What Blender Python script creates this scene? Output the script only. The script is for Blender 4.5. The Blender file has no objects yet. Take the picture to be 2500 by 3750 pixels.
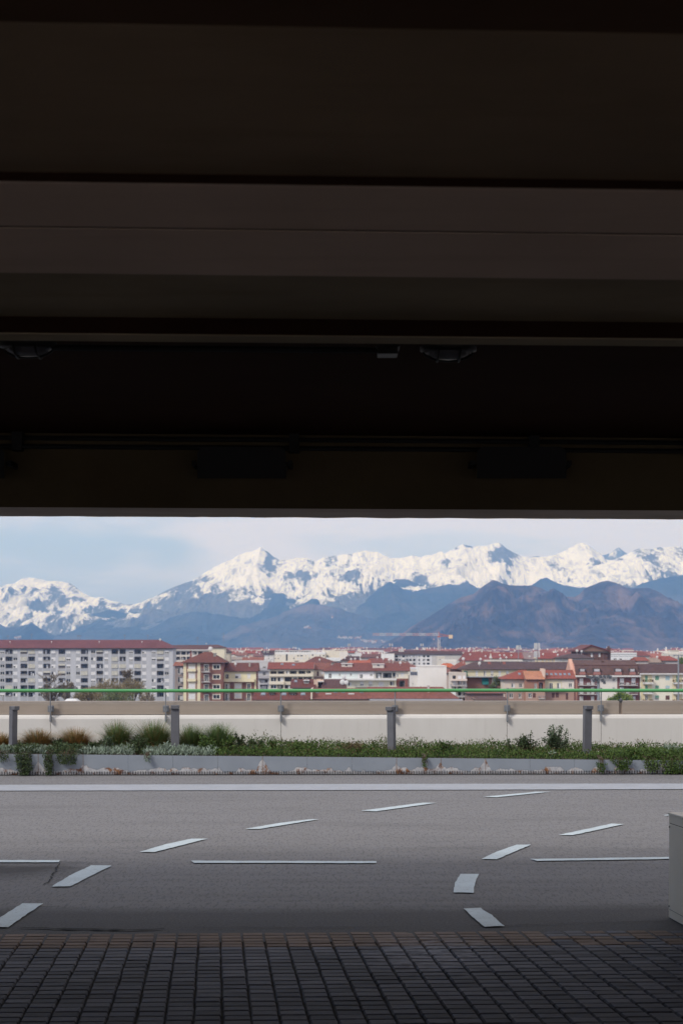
import bpy, math, random
import numpy as np
from mathutils import Vector, noise as mnoise
from mathutils.bvhtree import BVHTree

# ------------------------------------------------------------------ camera, world, sun, exposure
S = bpy.context.scene
COL = S.collection
F = 5729.0            # focal length in pixels of the 2500 x 3750 photograph
YH = 2365.0           # horizon row
EYE = 1.7             # camera above the road
R = math.radians

cam = bpy.data.cameras.new("camera")
cam.lens = 55.0; cam.sensor_width = 36.0; cam.sensor_fit = 'AUTO'
cam.shift_y = (YH - 1875.0) / 3750.0
cam.clip_start = 0.05; cam.clip_end = 60000
co = bpy.data.objects.new("camera", cam); COL.objects.link(co)
co.location = (0, 0, EYE); co.rotation_euler = (R(90), 0, 0)
S.camera = co
cam.dof.use_dof = True; cam.dof.focus_distance = 12.0; cam.dof.aperture_fstop = 6.3

S.view_settings.view_transform = 'Standard'
S.view_settings.look = 'None'
S.view_settings.exposure = 0.78
S.view_settings.gamma = 1.0
S.cycles.use_denoising = True
S.cycles.max_bounces = 10
S.cycles.diffuse_bounces = 6
S.cycles.transparent_max_bounces = 12
S.cycles.volume_bounces = 1
S.cycles.sample_clamp_indirect = 4.0

SUN_AZ, SUN_EL = -130.0, 40.0     # from the left and a little behind the camera
world = bpy.data.worlds.new("World"); S.world = world; world.use_nodes = True
def build_world():
    nt = world.node_tree; N = nt.nodes; L = nt.links; N.clear()
    out = N.new('ShaderNodeOutputWorld'); bg = N.new('ShaderNodeBackground')
    sky = N.new('ShaderNodeTexSky'); sky.sky_type = 'NISHITA'; sky.sun_disc = False
    sky.sun_elevation = R(SUN_EL); sky.sun_rotation = R(SUN_AZ % 360)
    sky.air_density = 1.5; sky.dust_density = 0.4; sky.ozone_density = 3.0; sky.altitude = 250
    sc = N.new('ShaderNodeVectorMath'); sc.operation = 'SCALE'; sc.inputs['Scale'].default_value = 0.62
    L.new(sky.outputs[0], sc.inputs[0])
    tc = N.new('ShaderNodeTexCoord')
    mp = N.new('ShaderNodeMapping'); mp.inputs['Scale'].default_value = (1.0, 1.0, 4.5)
    mp.inputs['Rotation'].default_value = (0, R(3), 0)
    L.new(tc.outputs['Generated'], mp.inputs['Vector'])
    n1 = N.new('ShaderNodeTexNoise'); n1.inputs['Scale'].default_value = 7.5; n1.inputs['Detail'].default_value = 7
    n1.inputs['Roughness'].default_value = 0.5
    n1.inputs['Distortion'].default_value = 0.4
    L.new(mp.outputs[0], n1.inputs['Vector'])
    sep = N.new('ShaderNodeSeparateXYZ'); L.new(tc.outputs['Generated'], sep.inputs[0])
    def math_(op, a, b):
        m = N.new('ShaderNodeMath'); m.operation = op
        for i, v in enumerate((a, b)):
            if isinstance(v, (int, float)): m.inputs[i].default_value = v
            else: L.new(v, m.inputs[i])
        return m.outputs[0]
    # more cloud to the right and higher up
    a = math_('MULTIPLY', sep.outputs['X'], 0.65)
    b = math_('MULTIPLY', sep.outputs['Z'], 1.9)
    b = math_('MINIMUM', b, 0.35)
    s = math_('ADD', math_('ADD', n1.outputs['Fac'], a), b)
    ramp = N.new('ShaderNodeValToRGB')
    ramp.color_ramp.elements[0].position = 0.40; ramp.color_ramp.elements[0].color = (0.12, 0.12, 0.12, 1)
    ramp.color_ramp.elements[1].position = 0.70; ramp.color_ramp.elements[1].color = (0.97, 0.97, 0.97, 1)
    ramp.color_ramp.interpolation = 'EASE'
    L.new(s, ramp.inputs[0])
    mix = N.new('ShaderNodeMix'); mix.data_type = 'RGBA'
    L.new(ramp.outputs[0], mix.inputs['Factor'])
    # towards the horizon: clear air goes bluer, cloud a little dimmer
    hz = math_('POWER', math_('SUBTRACT', 1.0, math_('MINIMUM', math_('ABSOLUTE', sep.outputs['Z'], 0), 1.0)), 6.0)
    def tint(col, t):
        a = N.new('ShaderNodeMix'); a.data_type = 'RGBA'; L.new(hz, a.inputs['Factor']); a.inputs[6].default_value = (1, 1, 1, 1); a.inputs[7].default_value = (*t, 1)
        m = N.new('ShaderNodeMix'); m.data_type = 'RGBA'; m.blend_type = 'MULTIPLY'; m.inputs['Factor'].default_value = 1.0
        if isinstance(col, tuple): m.inputs[6].default_value = (*col, 1)
        else: L.new(col, m.inputs[6])
        L.new(a.outputs[2], m.inputs[7]); return m.outputs[2]
    L.new(tint(sc.outputs[0], (0.41, 0.60, 1.62)), mix.inputs[6])
    L.new(tint((5.3, 5.3, 5.75), (0.655, 0.685, 0.90)), mix.inputs[7])
    L.new(mix.outputs[2], bg.inputs[0])
    bg.inputs[1].default_value = 0.1
    L.new(bg.outputs[0], out.inputs[0])
build_world()

sl = bpy.data.lights.new("sun", 'SUN'); sl.energy = 1.5; sl.angle = R(14); sl.color = (1.0, 0.95, 0.88)
so = bpy.data.objects.new("sun", sl); COL.objects.link(so)
_sd = Vector((math.sin(R(SUN_AZ)) * math.cos(R(SUN_EL)), math.cos(R(SUN_AZ)) * math.cos(R(SUN_EL)), math.sin(R(SUN_EL))))
so.rotation_euler = _sd.to_track_quat('Z', 'Y').to_euler()
so.location = (-30, -10, 40)

# ------------------------------------------------------------------ helpers
def P(px, py, Z):
    """world point seen at photo pixel (px, py) and lying Z metres away"""
    return Vector(((px - 1250.0) / F * Z, Z, EYE + (YH - py) / F * Z))

def on_plane(px, py, z=0.0):
    Z = (EYE - z) * F / (py - YH)
    return Vector(((px - 1250.0) / F * Z, Z, z))

class MB:
    def __init__(s): s.v = []; s.f = []; s.m = []
    def add(s, vs, fs, mi=0):
        o = len(s.v); s.v.extend(tuple(p) for p in vs)
        for f in fs: s.f.append(tuple(i + o for i in f)); s.m.append(mi)
        return s
    def quad(s, a, b, c, d, mi=0): return s.add([a, b, c, d], [(0, 1, 2, 3)], mi)
    def box(s, x0, x1, y0, y1, z0, z1, mi=0, shear=0.0):
        k = shear
        vs = [(x0, y0 + k*x0, z0), (x1, y0 + k*x1, z0), (x1, y1 + k*x1, z0), (x0, y1 + k*x0, z0),
              (x0, y0 + k*x0, z1), (x1, y0 + k*x1, z1), (x1, y1 + k*x1, z1), (x0, y1 + k*x0, z1)]
        return s.add(vs, [(0, 3, 2, 1), (4, 5, 6, 7), (0, 1, 5, 4), (1, 2, 6, 5), (2, 3, 7, 6), (3, 0, 4, 7)], mi)
    def tube(s, pts, rad, n=8, mi=0, cap=True):
        pts = [Vector(p) for p in pts]
        if not isinstance(rad, (list, tuple)): rad = [rad] * len(pts)
        o = len(s.v)
        for i, p in enumerate(pts):
            d = (pts[min(i + 1, len(pts) - 1)] - pts[max(i - 1, 0)])
            d = d.normalized() if d.length > 1e-9 else Vector((0, 0, 1))
            up = Vector((0, 0, 1)) if abs(d.z) < 0.9 else Vector((1, 0, 0))
            a = d.cross(up).normalized(); b = a.cross(d).normalized()
            for k in range(n):
                t = 2 * math.pi * k / n
                s.v.append(tuple(p + (a * math.cos(t) + b * math.sin(t)) * rad[i]))
        for i in range(len(pts) - 1):
            for k in range(n):
                k2 = (k + 1) % n
                s.f.append((o + i*n + k, o + i*n + k2, o + (i+1)*n + k2, o + (i+1)*n + k)); s.m.append(mi)
        if cap:
            s.f.append(tuple(o + k for k in range(n))[::-1]); s.m.append(mi)
            e = o + (len(pts) - 1) * n
            s.f.append(tuple(e + k for k in range(n))); s.m.append(mi)
        return s
    def ball(s, c, r, n=10, mi=0, sc=(1, 1, 1)):
        o = len(s.v); h = n // 2
        for i in range(h + 1):
            th = math.pi * i / h
            for k in range(n):
                ph = 2 * math.pi * k / n
                s.v.append((c[0] + r*sc[0]*math.sin(th)*math.cos(ph), c[1] + r*sc[1]*math.sin(th)*math.sin(ph), c[2] + r*sc[2]*math.cos(th)))
        for i in range(h):
            for k in range(n):
                k2 = (k + 1) % n
                s.f.append((o + i*n + k, o + (i+1)*n + k, o + (i+1)*n + k2, o + i*n + k2)); s.m.append(mi)
        return s
    def build(s, name, mats, parent=None, smooth=False, bevel=0.0):
        me = bpy.data.meshes.new(name)
        org = parent_world(parent)
        v = [(x - org[0], y - org[1], z - org[2]) for x, y, z in s.v]
        me.from_pydata(v, [], s.f)
        if not isinstance(mats, (list, tuple)): mats = [mats]
        for m in mats: me.materials.append(m)
        if len(mats) > 1: me.polygons.foreach_set('material_index', s.m)
        if smooth: me.polygons.foreach_set('use_smooth', [True] * len(me.polygons))
        me.update()
        o = bpy.data.objects.new(name, me); COL.objects.link(o)
        if parent is not None: o.parent = parent
        if bevel > 0:
            b = o.modifiers.new('bevel', 'BEVEL'); b.width = bevel; b.segments = 2; b.limit_method = 'ANGLE'
        return o

def parent_world(p):
    x = Vector((0, 0, 0))
    while p is not None:
        x = x + p.location; p = p.parent
    return x

def tag(o, label=None, cat=None, group=None, kind=None):
    if label: o['label'] = label
    if cat: o['category'] = cat
    if group: o['group'] = group
    if kind: o['kind'] = kind
    return o
def thing(name, label, cat, loc, group=None):
    o = bpy.data.objects.new(name, None); COL.objects.link(o); o.location = loc
    o.empty_display_size = 0.2
    return tag(o, label, cat, group)
def structure(o): o['kind'] = 'structure'; return o
def kids(o): return [c for c in bpy.data.objects if c.parent == o]
def copy_tree(o, parent=None):
    c = o.copy(); COL.objects.link(c); c.parent = parent
    for ch in list(o.children): copy_tree(ch, c)
    return c

# ------------------------------------------------------------------ materials
def srgb(r, g, b, k=1.0):
    def l(u):
        u /= 255.0
        return u / 12.92 if u <= 0.04045 else ((u + 0.055) / 1.055) ** 2.4
    return tuple(min(0.85, l(u) * k) for u in (r, g, b))

class NT:
    def __init__(s, name, rough=0.85, spec=0.3):
        s.mat = bpy.data.materials.new(name); s.mat.use_nodes = True
        s.t = s.mat.node_tree; s.N = s.t.nodes; s.L = s.t.links
        s.b = s.N['Principled BSDF']; s.b.inputs['Roughness'].default_value = rough
        s.b.inputs['Specular IOR Level'].default_value = spec
    def tex(s): return s.N.new('ShaderNodeTexCoord')
    def coords(s, kind='Object', scale=(1, 1, 1)):
        m = s.N.new('ShaderNodeMapping'); m.inputs['Scale'].default_value = scale
        if kind == 'World':
            g = s.N.new('ShaderNodeNewGeometry'); s.L.new(g.outputs['Position'], m.inputs['Vector'])
        else:
            s.L.new(s.tex().outputs[kind], m.inputs['Vector'])
        return m.outputs[0]
    def noise(s, vec, scale, detail=4, rough=0.55, dist=0.0):
        n = s.N.new('ShaderNodeTexNoise'); n.inputs['Scale'].default_value = scale
        n.inputs['Detail'].default_value = detail; n.inputs['Roughness'].default_value = rough
        n.inputs['Distortion'].default_value = dist
        s.L.new(vec, n.inputs['Vector']); return n.outputs['Fac']
    def ramp(s, fac, p0, p1, c0=(0, 0, 0), c1=(1, 1, 1)):
        r = s.N.new('ShaderNodeValToRGB')
        r.color_ramp.elements[0].position = p0; r.color_ramp.elements[0].color = (*c0, 1)
        r.color_ramp.elements[1].position = p1; r.color_ramp.elements[1].color = (*c1, 1)
        s.L.new(fac, r.inputs[0]); return r.outputs[0]
    def mix(s, fac, a, b, mode='MIX'):
        m = s.N.new('ShaderNodeMix'); m.data_type = 'RGBA'; m.blend_type = mode
        for sock, v in ((m.inputs['Factor'], fac), (m.inputs[6], a), (m.inputs[7], b)):
            if isinstance(v, tuple): sock.default_value = (*v, 1) if len(v) == 3 else v
            elif isinstance(v, (int, float)): sock.default_value = v
            else: s.L.new(v, sock)
        return m.outputs[2]
    def math(s, op, a, b=0.0, c=None):
        m = s.N.new('ShaderNodeMath'); m.operation = op
        for i, v in enumerate((a, b) if c is None else (a, b, c)):
            if isinstance(v, (int, float)): m.inputs[i].default_value = v
            else: s.L.new(v, m.inputs[i])
        return m.outputs[0]
    def sep(s, vec):
        n = s.N.new('ShaderNodeSeparateXYZ'); s.L.new(vec, n.inputs[0]); return n.outputs
    def color(s, c):
        if isinstance(c, tuple): s.b.inputs['Base Color'].default_value = (*c, 1)
        else: s.L.new(c, s.b.inputs['Base Color'])
        return s
    def bump(s, h, dist=0.01, strength=0.6):
        n = s.N.new('ShaderNodeBump'); n.inputs['Distance'].default_value = dist
        n.inputs['Strength'].default_value = strength
        s.L.new(h, n.inputs['Height']); s.L.new(n.outputs[0], s.b.inputs['Normal']); return s

_mc = {}
def plain(name, c, rough=0.85, spec=0.3, var=0.12, scale=3.0, metal=0.0, kind='World'):
    key = (name, c, rough)
    if key in _mc: return _mc[key]
    n = NT(name, rough, spec)
    f = n.noise(n.coords(kind), scale, 5, 0.6)
    lo = tuple(u * (1 - var) for u in c); hi = tuple(min(0.9, u * (1 + var)) for u in c)
    n.color(n.ramp(f, 0.3, 0.7, lo, hi)); n.b.inputs['Metallic'].default_value = metal
    _mc[key] = n.mat; return n.mat

# ------------------------------------------------------------------ ground and road
SH_FAR, SH_PAVE, SH_CAN = 0.023, 0.033, 0.045     # the road runs a little away from us to the right

def asphalt(name, base, dark, speck=1.0, stains=True):
    n = NT(name, 0.9, 0.25); v = n.coords('World')
    g = n.noise(v, 55, 3, 0.75)
    g2 = n.noise(v, 160, 2, 0.7)
    big = n.noise(n.coords('World', (0.35, 1.5, 1)), 1.1, 5, 0.6); g3 = n.noise(n.coords('World', (1, .45, 1)), 16, 3, 0.7)
    mid = n.noise(v, 6, 4, 0.65)
    c = n.ramp(g, 0.28, 0.74, tuple(u * (1 - 0.5*speck) for u in base), tuple(u * (1 + 0.62*speck) for u in base))
    c = n.mix(n.math('MULTIPLY', n.ramp(g3, 0.46, 0.68), 0.34), c, dark)
    c = n.mix(n.math('MULTIPLY', n.ramp(g3, 0.42, 0.26), 0.30), c, tuple(min(.6, u * 1.5) for u in base))
    g4 = n.noise(n.coords('World', (1, .2, 1)), 42, 2, 0.8)
    c = n.mix(n.math('MULTIPLY', n.ramp(g4, 0.48, 0.66), 0.62), c, tuple(u * .45 for u in base))
    c = n.mix(n.math('MULTIPLY', n.ramp(g4, 0.46, 0.32), 0.62), c, tuple(min(.6, u * 1.9) for u in base))
    c = n.mix(n.ramp(g2, 0.63, 0.75), c, tuple(min(.6, u * 1.9) for u in base))
    c = n.mix(n.math('MULTIPLY', n.ramp(mid, 0.45, 0.75), 0.16), c, dark)
    if stains:
        c = n.mix(n.math('MULTIPLY', n.ramp(big, 0.5, 0.72), 0.30), c, dark)
        # darker streaks along the road, stronger towards the pavement
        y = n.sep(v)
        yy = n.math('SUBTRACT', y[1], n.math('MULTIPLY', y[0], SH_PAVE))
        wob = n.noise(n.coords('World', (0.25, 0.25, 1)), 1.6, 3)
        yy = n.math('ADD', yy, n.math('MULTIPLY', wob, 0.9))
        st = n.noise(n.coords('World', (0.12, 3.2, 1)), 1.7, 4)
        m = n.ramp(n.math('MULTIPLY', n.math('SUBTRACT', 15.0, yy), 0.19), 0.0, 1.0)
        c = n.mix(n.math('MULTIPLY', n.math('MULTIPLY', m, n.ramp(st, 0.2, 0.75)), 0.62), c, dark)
        # dark soft-edged stain at near left, ending at the lane line
        st0 = on_plane(20, 3186)
        dx = n.math('MULTIPLY', n.math('SUBTRACT', y[0], st0.x), 1.25); dy = n.math('MULTIPLY', n.math('SUBTRACT', y[1], st0.y), 1.7)
        dd = n.math('SQRT', n.math('ADD', n.math('MULTIPLY', dx, dx), n.math('MULTIPLY', dy, dy)))
        dd = n.math('ADD', dd, n.math('MULTIPLY', n.math('SUBTRACT', n.noise(n.coords('World', (1, 1.4, 1)), 2.6, 5, .65), .5), 0.9))
        c = n.mix(n.math('MULTIPLY', n.ramp(dd, 0.25, 0.95, (1, 1, 1), (0, 0, 0)), 0.85), c, (0.046, 0.042, 0.042))
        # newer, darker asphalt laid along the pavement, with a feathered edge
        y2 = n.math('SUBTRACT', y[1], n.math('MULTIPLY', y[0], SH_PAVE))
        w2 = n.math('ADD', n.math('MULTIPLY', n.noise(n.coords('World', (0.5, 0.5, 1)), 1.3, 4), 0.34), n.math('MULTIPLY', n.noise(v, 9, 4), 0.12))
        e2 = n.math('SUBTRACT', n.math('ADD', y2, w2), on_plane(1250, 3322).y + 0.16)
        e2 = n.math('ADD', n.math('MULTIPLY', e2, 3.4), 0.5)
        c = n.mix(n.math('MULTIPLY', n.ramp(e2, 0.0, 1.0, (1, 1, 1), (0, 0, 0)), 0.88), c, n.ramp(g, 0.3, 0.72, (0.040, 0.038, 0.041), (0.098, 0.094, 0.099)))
    n.color(c)
    n.bump(n.math('ADD', g, n.math('MULTIPLY', g2, 0.5)), 0.006, 0.5)
    return n.mat
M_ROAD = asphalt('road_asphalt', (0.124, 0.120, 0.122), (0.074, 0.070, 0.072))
M_STRIP = asphalt('dark_asphalt', (0.068, 0.066, 0.070), (0.035, 0.033, 0.035), 1.0, False)

ZE = on_plane(1250, 3413.5).y           # pavement edge at x = 0
XW = 26.0
def road_sheet(name, x0, x1, y0, y1, z, mat, sh0, sh1, n=1, wob=0.0, seed=0):
    m = MB(); rnd = random.Random(seed)
    xs = [x0 + (x1 - x0) * i / n for i in range(n + 1)]
    o0 = [rnd.uniform(-wob, wob) for _ in xs]; o1 = [rnd.uniform(-wob, wob) for _ in xs]
    for i in range(n):
        m.quad((xs[i], y0 + sh0*xs[i] + o0[i], z), (xs[i+1], y0 + sh0*xs[i+1] + o0[i+1], z),
               (xs[i+1], y1 + sh1*xs[i+1] + o1[i+1], z), (xs[i], y1 + sh1*xs[i] + o1[i], z))
    return structure(m.build(name, mat))
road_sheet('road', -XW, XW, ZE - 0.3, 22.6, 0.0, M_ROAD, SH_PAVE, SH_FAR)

# wide bitumen patch on the left, thin cracks
M_CRACK = plain('crack_black', (0.012, 0.011, 0.011), 0.95)
def crack(name, pts, w, z, seed):
    rnd = random.Random(seed); m = MB(); L = []; Rr = []
    for i in range(len(pts) - 1):
        a = on_plane(*pts[i]); b = on_plane(*pts[i+1]); k = max(2, int((b - a).length / 0.05))
        for j in range(k):
            p = a.lerp(b, j / k); e = math.sin(math.pi * (i + j / k) / (len(pts) - 1)) ** 0.4
            ww = w * e * rnd.uniform(0.35, 1.2); q = rnd.uniform(-0.012, 0.012)
            d = (b - a).normalized(); nrm = Vector((-d.y, d.x, 0))
            p = p + nrm * q
            L.append(p + nrm * ww / 2); Rr.append(p - nrm * ww / 2)
    for i in range(len(L) - 1):
        m.quad((*Rr[i].xy, z), (*Rr[i+1].xy, z), (*L[i+1].xy, z), (*L[i].xy, z))
    return structure(m.build(name, M_CRACK))
crack('road_crack', [(62, 3400), (200, 3404), (330, 3406), (480, 3409), (560, 3407), (645, 3401)], 0.05, 0.0075, 1)
crack('road_crack', [(1690, 3392), (1850, 3393), (2050, 3386), (2250, 3381), (2500, 3376)], 0.010, 0.0075, 2)
crack('road_crack', [(640, 3401), (800, 3399), (1000, 3400), (1300, 3399), (1480, 3397)], 0.009, 0.0075, 4)
crack('road_crack', [(215, 3162), (205, 3195), (180, 3225), (160, 3247)], 0.014, 0.0070, 5)
crack('road_crack', [(205, 3158), (300, 3163), (400, 3164)], 0.010, 0.0070, 6)
crack('road_crack', [(30, 3326), (160, 3324), (300, 3326)], 0.012, 0.0075, 8)

# ------------------------------------------------------------------ painted markings
def paint(name, c):
    n = NT(name, 0.7, 0.35); v = n.coords('World')
    f = n.noise(v, 26, 4, 0.7); w = n.noise(v, 90, 3, 0.7); big = n.noise(v, 3.2, 4, 0.6)
    c1 = n.ramp(big, 0.3, 0.7, tuple(u * 0.84 for u in c), c)
    c1 = n.mix(n.math('MULTIPLY', n.ramp(w, 0.56, 0.70), 0.5), c1, (0.2, 0.19, 0.19))
    n.color(n.mix(n.math('MULTIPLY', n.ramp(f, 0.58, 0.70), 0.6), c1, (0.16, 0.155, 0.155)))
    return n.mat
M_PAINT = paint('white_paint', (0.50, 0.57, 0.60))
M_PAINT2 = paint('grey_white_paint', (0.34, 0.355, 0.39))
def mark(name, pts, z, mat=M_PAINT, seed=0, sub=10):
    rnd = random.Random(seed * 7 + 1); vs = []
    for i, (x, y) in enumerate(pts):
        a = on_plane(x, y); b = on_plane(*pts[(i + 1) % len(pts)])
        k = max(1, int((b - a).length / 0.06)) if sub else 1
        for j in range(k):
            p = a.lerp(b, j / k)
            vs.append((p.x + rnd.uniform(-.004, .004), p.y + rnd.uniform(-.008, .008), z))
    m = MB(); m.add(vs, [tuple(range(len(vs)))])
    o = m.build(name, mat); o.data.update()
    if o.data.polygons[0].normal.z < 0: o.data.flip_normals()
    return structure(o)
def lc(x, y): return (x / 1.2544, 2800 + y / 1.2544)
def rc(x, y): return (1250 + x / 1.2544, 2800 + y / 1.2544)
DASH = [
    [lc(105, 643), lc(200, 643), lc(128, 690), lc(42, 752), lc(-58, 752), lc(0, 708)],
    [lc(420, 468), lc(515, 468), lc(322, 565), lc(238, 565), lc(330, 510)],
    [lc(880, 344), lc(953, 344), lc(712, 406), lc(640, 406), lc(760, 370)],
    [lc(1410, 256), lc(1466, 254), lc(1190, 300), lc(1128, 299), lc(1270, 274)],
    [rc(375, 178), rc(435, 179), rc(160, 218), rc(92, 215)],
    [rc(890, 128), rc(958, 128), rc(715, 153), rc(648, 151)],
    [rc(1240, 275), rc(1298, 277), rc(1062, 328), rc(996, 327)],
    [rc(803, 372), rc(870, 372), rc(712, 439), rc(642, 438), rc(710, 405)],
    [rc(548, 507), rc(628, 507), rc(614, 540), rc(606, 594), rc(513, 592), rc(522, 545)],
    [rc(560, 667), rc(640, 664), rc(662, 682), rc(690, 697), rc(748, 747), rc(655, 751), rc(610, 712)],
    [rc(1478, 236), rc(1560, 228), rc(1560, 234), rc(1490, 238)],
]
for i, d in enumerate(DASH): mark('lane_marking', d, 0.0085, M_PAINT, i)
mark('lane_marking', [lc(-700, 443), lc(275, 443), lc(270, 453), lc(-700, 455)], 0.0085, M_PAINT, 21)
mark('lane_marking', [lc(878, 446), rc(160, 448), rc(160, 457), lc(890, 456)], 0.0085, M_PAINT, 22)
mark('lane_marking', [rc(866, 438), rc(1497, 429), rc(2400, 416), rc(2400, 425), rc(1497, 438), rc(900, 447)], 0.0085, M_PAINT, 23)
mark('edge_line', [lc(-4000, 103), lc(0, 96), rc(0, 92), rc(1568, 90), rc(4000, 84), rc(4000, 110), rc(1568, 116), rc(0, 120), lc(0, 123), lc(-4000, 131)], 0.0085, M_PAINT2, 24)

# ------------------------------------------------------------------ pavement of setts under the canopy
SLOPE = 0.0236
def pz(y, x): return SLOPE * (ZE + SH_PAVE * x - y)
def setts():
    n = NT('sett_stone', 0.8, 0.12)
    g = n.N.new('ShaderNodeNewGeometry'); at = n.N.new('ShaderNodeAttribute'); at.attribute_name = 'brown'
    rnd = g.outputs['Random Per Island']; v = n.coords('World')
    f = n.noise(v, 60, 4, 0.7); big = n.noise(v, 1.3, 4, 0.6); s = n.noise(n.coords('World', (1, 2, 1)), 12, 4, 0.6)
    grey = n.ramp(rnd, 0.0, 1.0, (0.078, 0.078, 0.096), (0.178, 0.178, 0.206))
    br = n.ramp(rnd, 0.0, 1.0, (0.160, 0.112, 0.088), (0.225, 0.162, 0.130))
    c = n.mix(at.outputs['Fac'], grey, br)
    c = n.mix(n.math('MULTIPLY', n.ramp(f, 0.4, 0.75), 0.35), c, (0.05, 0.047, 0.05))
    c = n.mix(n.math('MULTIPLY', n.ramp(big, 0.46, 0.66), 0.3), c, (0.045, 0.043, 0.046))
    # sheen put into the stone colour as a pale, broken patch
    p = n.sep(v)
    d = n.math('SQRT', n.math('ADD', n.math('POWER', n.math('MULTIPLY', n.math('SUBTRACT', p[0], 0.50), 1.9), 2), n.math('POWER', n.math('SUBTRACT', p[1], 8.55), 2)))
    k = n.math('MULTIPLY', n.ramp(d, 0.15, 0.85, (1, 1, 1), (0, 0, 0)), n.ramp(s, 0.40, 0.60))
    c = n.mix(n.math('MULTIPLY', k, 0.75), c, (0.34, 0.34, 0.38))
    n.color(c); n.bump(n.math('ADD', f, n.math('MULTIPLY', s, 1.5)), 0.004, 0.5)
    rndm = random.Random(5)
    CW, RD = 0.1265, 0.1
    skew = -0.0815
    m = MB(); br_attr = []
    for r in range(0, 62):
        for c_ in range(-44, 45):
            yf = ZE - 0.012 - r * RD; yb = yf - RD + 0.013 + rndm.uniform(-.003, .003)
            wobb = 0.0035 * mnoise.noise((r * 0.35, c_ * 0.6, 0)) + 0.003 * mnoise.noise((r * .12, c_ * 1.7, 5))
            xc = c_ * CW + 0.02 + wobb
            if abs(xc) > 3.2 + 0.0 * r and r > 40: continue
            x0 = xc + 0.0035 + rndm.uniform(-.0015, .0015); x1 = xc + CW - 0.0045 + rndm.uniform(-.0015, .0015)
            j = rndm.uniform(-.0014, .0012); t0 = rndm.uniform(-.0009, .0009); t1 = rndm.uniform(-.0009, .0009)
            yo = 0.003 * math.sin(c_ * 0.8) + 0.003 * mnoise.noise((c_ * 1.3, 2, 0)) + rndm.uniform(-.0015, .0015)
            def pt(x, y, dz, e=0):
                y2 = y + yo + SH_PAVE * x
                return (x + skew * (y - 8.0), y2, pz(y2, x) + dz)
            b = 0.006
            top = [pt(x0 + b, yb + b, j + t0), pt(x1 - b, yb + b, j + t1), pt(x1 - b, yf - b, j + t1 + .001), pt(x0 + b, yf - b, j + t0 + .001)]
            lowr = [pt(x0, yb, -0.009 + j), pt(x1, yb, -0.009 + j), pt(x1, yf, -0.009 + j), pt(x0, yf, -0.009 + j)]
            bot = [pt(x0, yb, -0.035), pt(x1, yb, -0.035), pt(x1, yf, -0.035), pt(x0, yf, -0.035)]
            m.add(top + lowr + bot, [(0, 1, 2, 3), (4, 5, 1, 0), (5, 6, 2, 1), (6, 7, 3, 2), (7, 4, 0, 3),
                                     (8, 9, 5, 4), (9, 10, 6, 5), (10, 11, 7, 6), (11, 8, 4, 7)])
            isb = 1.0 if (r < 5 and not (c_ < -17 and rndm.random() < .8) and not (c_ > 9 and rndm.random() < .35)) else 0.0
            br_attr.extend([isb] * 12)
    o = m.build('pavement', n.mat)
    a = o.data.attributes.new('brown', 'FLOAT', 'POINT'); a.data.foreach_set('value', br_attr)
    structure(o)
    md = plain('joint_dirt', (0.020, 0.017, 0.015), 0.95, scale=30, var=0.5)
    q = MB(); xs = [-XW, XW]
    y1, y0 = ZE - 0.004, -5.6
    q.quad(*[(x, y + SH_PAVE*x, pz(y + SH_PAVE*x, x) - 0.016) for x, y in ((-XW, y0), (XW, y0), (XW, y1), (-XW, y1))])
    structure(q.build('pavement_bed', md))
    q = MB(); q.quad(*[(x, y + SH_PAVE*x, pz(y + SH_PAVE*x, x) - 0.006) for x, y in ((-XW, -5.6), (XW, -5.6), (XW, 2.9), (-XW, 2.9))]); structure(q.build('bounce_floor', plain('bounce_floor_pale', (0.42, 0.39, 0.36), .9)))  # unseen pale floor added to bounce light up to the ceiling
setts()

# ------------------------------------------------------------------ the concrete canopy we stand under
def concrete(name, c, stain=0.5, vert=False):
    n = NT(name, 0.95, 0.03); v = n.coords('World')
    a = n.noise(v, 1.1, 6, 0.6); b = n.noise(n.coords('World', (0.6, 4, 1)), 2.2, 5, 0.6); f = n.noise(v, 45, 3, 0.7)
    col = n.ramp(a, 0.3, 0.75, tuple(u * (1 - 0.35*stain) for u in c), c)
    col = n.mix(n.math('MULTIPLY', n.ramp(b, 0.5, 0.75), 0.45*stain), col, tuple(u * k for u, k in zip(c, (0.62, 0.56, 0.48))))
    n.color(col); n.bump(n.math('ADD', f, a), 0.006, 0.25)
    return n.mat
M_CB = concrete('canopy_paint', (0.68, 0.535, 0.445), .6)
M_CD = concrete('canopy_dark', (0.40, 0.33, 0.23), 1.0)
M_CI = concrete('beam_inner_shade', (0.13, 0.10, 0.06), 1.0)  # shade of the inward-facing side put into the concrete colour
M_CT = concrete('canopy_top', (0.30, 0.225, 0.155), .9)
M_CT2 = concrete('canopy_top_shade', (0.10, 0.06, 0.04), .6)  # inward fall-off of light put into the ceiling colour
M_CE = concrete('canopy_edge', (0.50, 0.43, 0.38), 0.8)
M_CK = concrete('canopy_bay_shade', (0.046, 0.022, 0.014), 0.8)  # shade behind the front beam put into the bay ceiling colour
M_CR0 = concrete('canopy_joint_shade', (0.03, 0.014, 0.010), 0.8)  # near-black for the joint, and painted shade for the steps
canopy = thing('concrete_canopy', 'dark concrete canopy with stepped soffit that fills the top half of the view', 'canopy', (0, 6, EYE + 0.8))
FS = 3593.0
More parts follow.
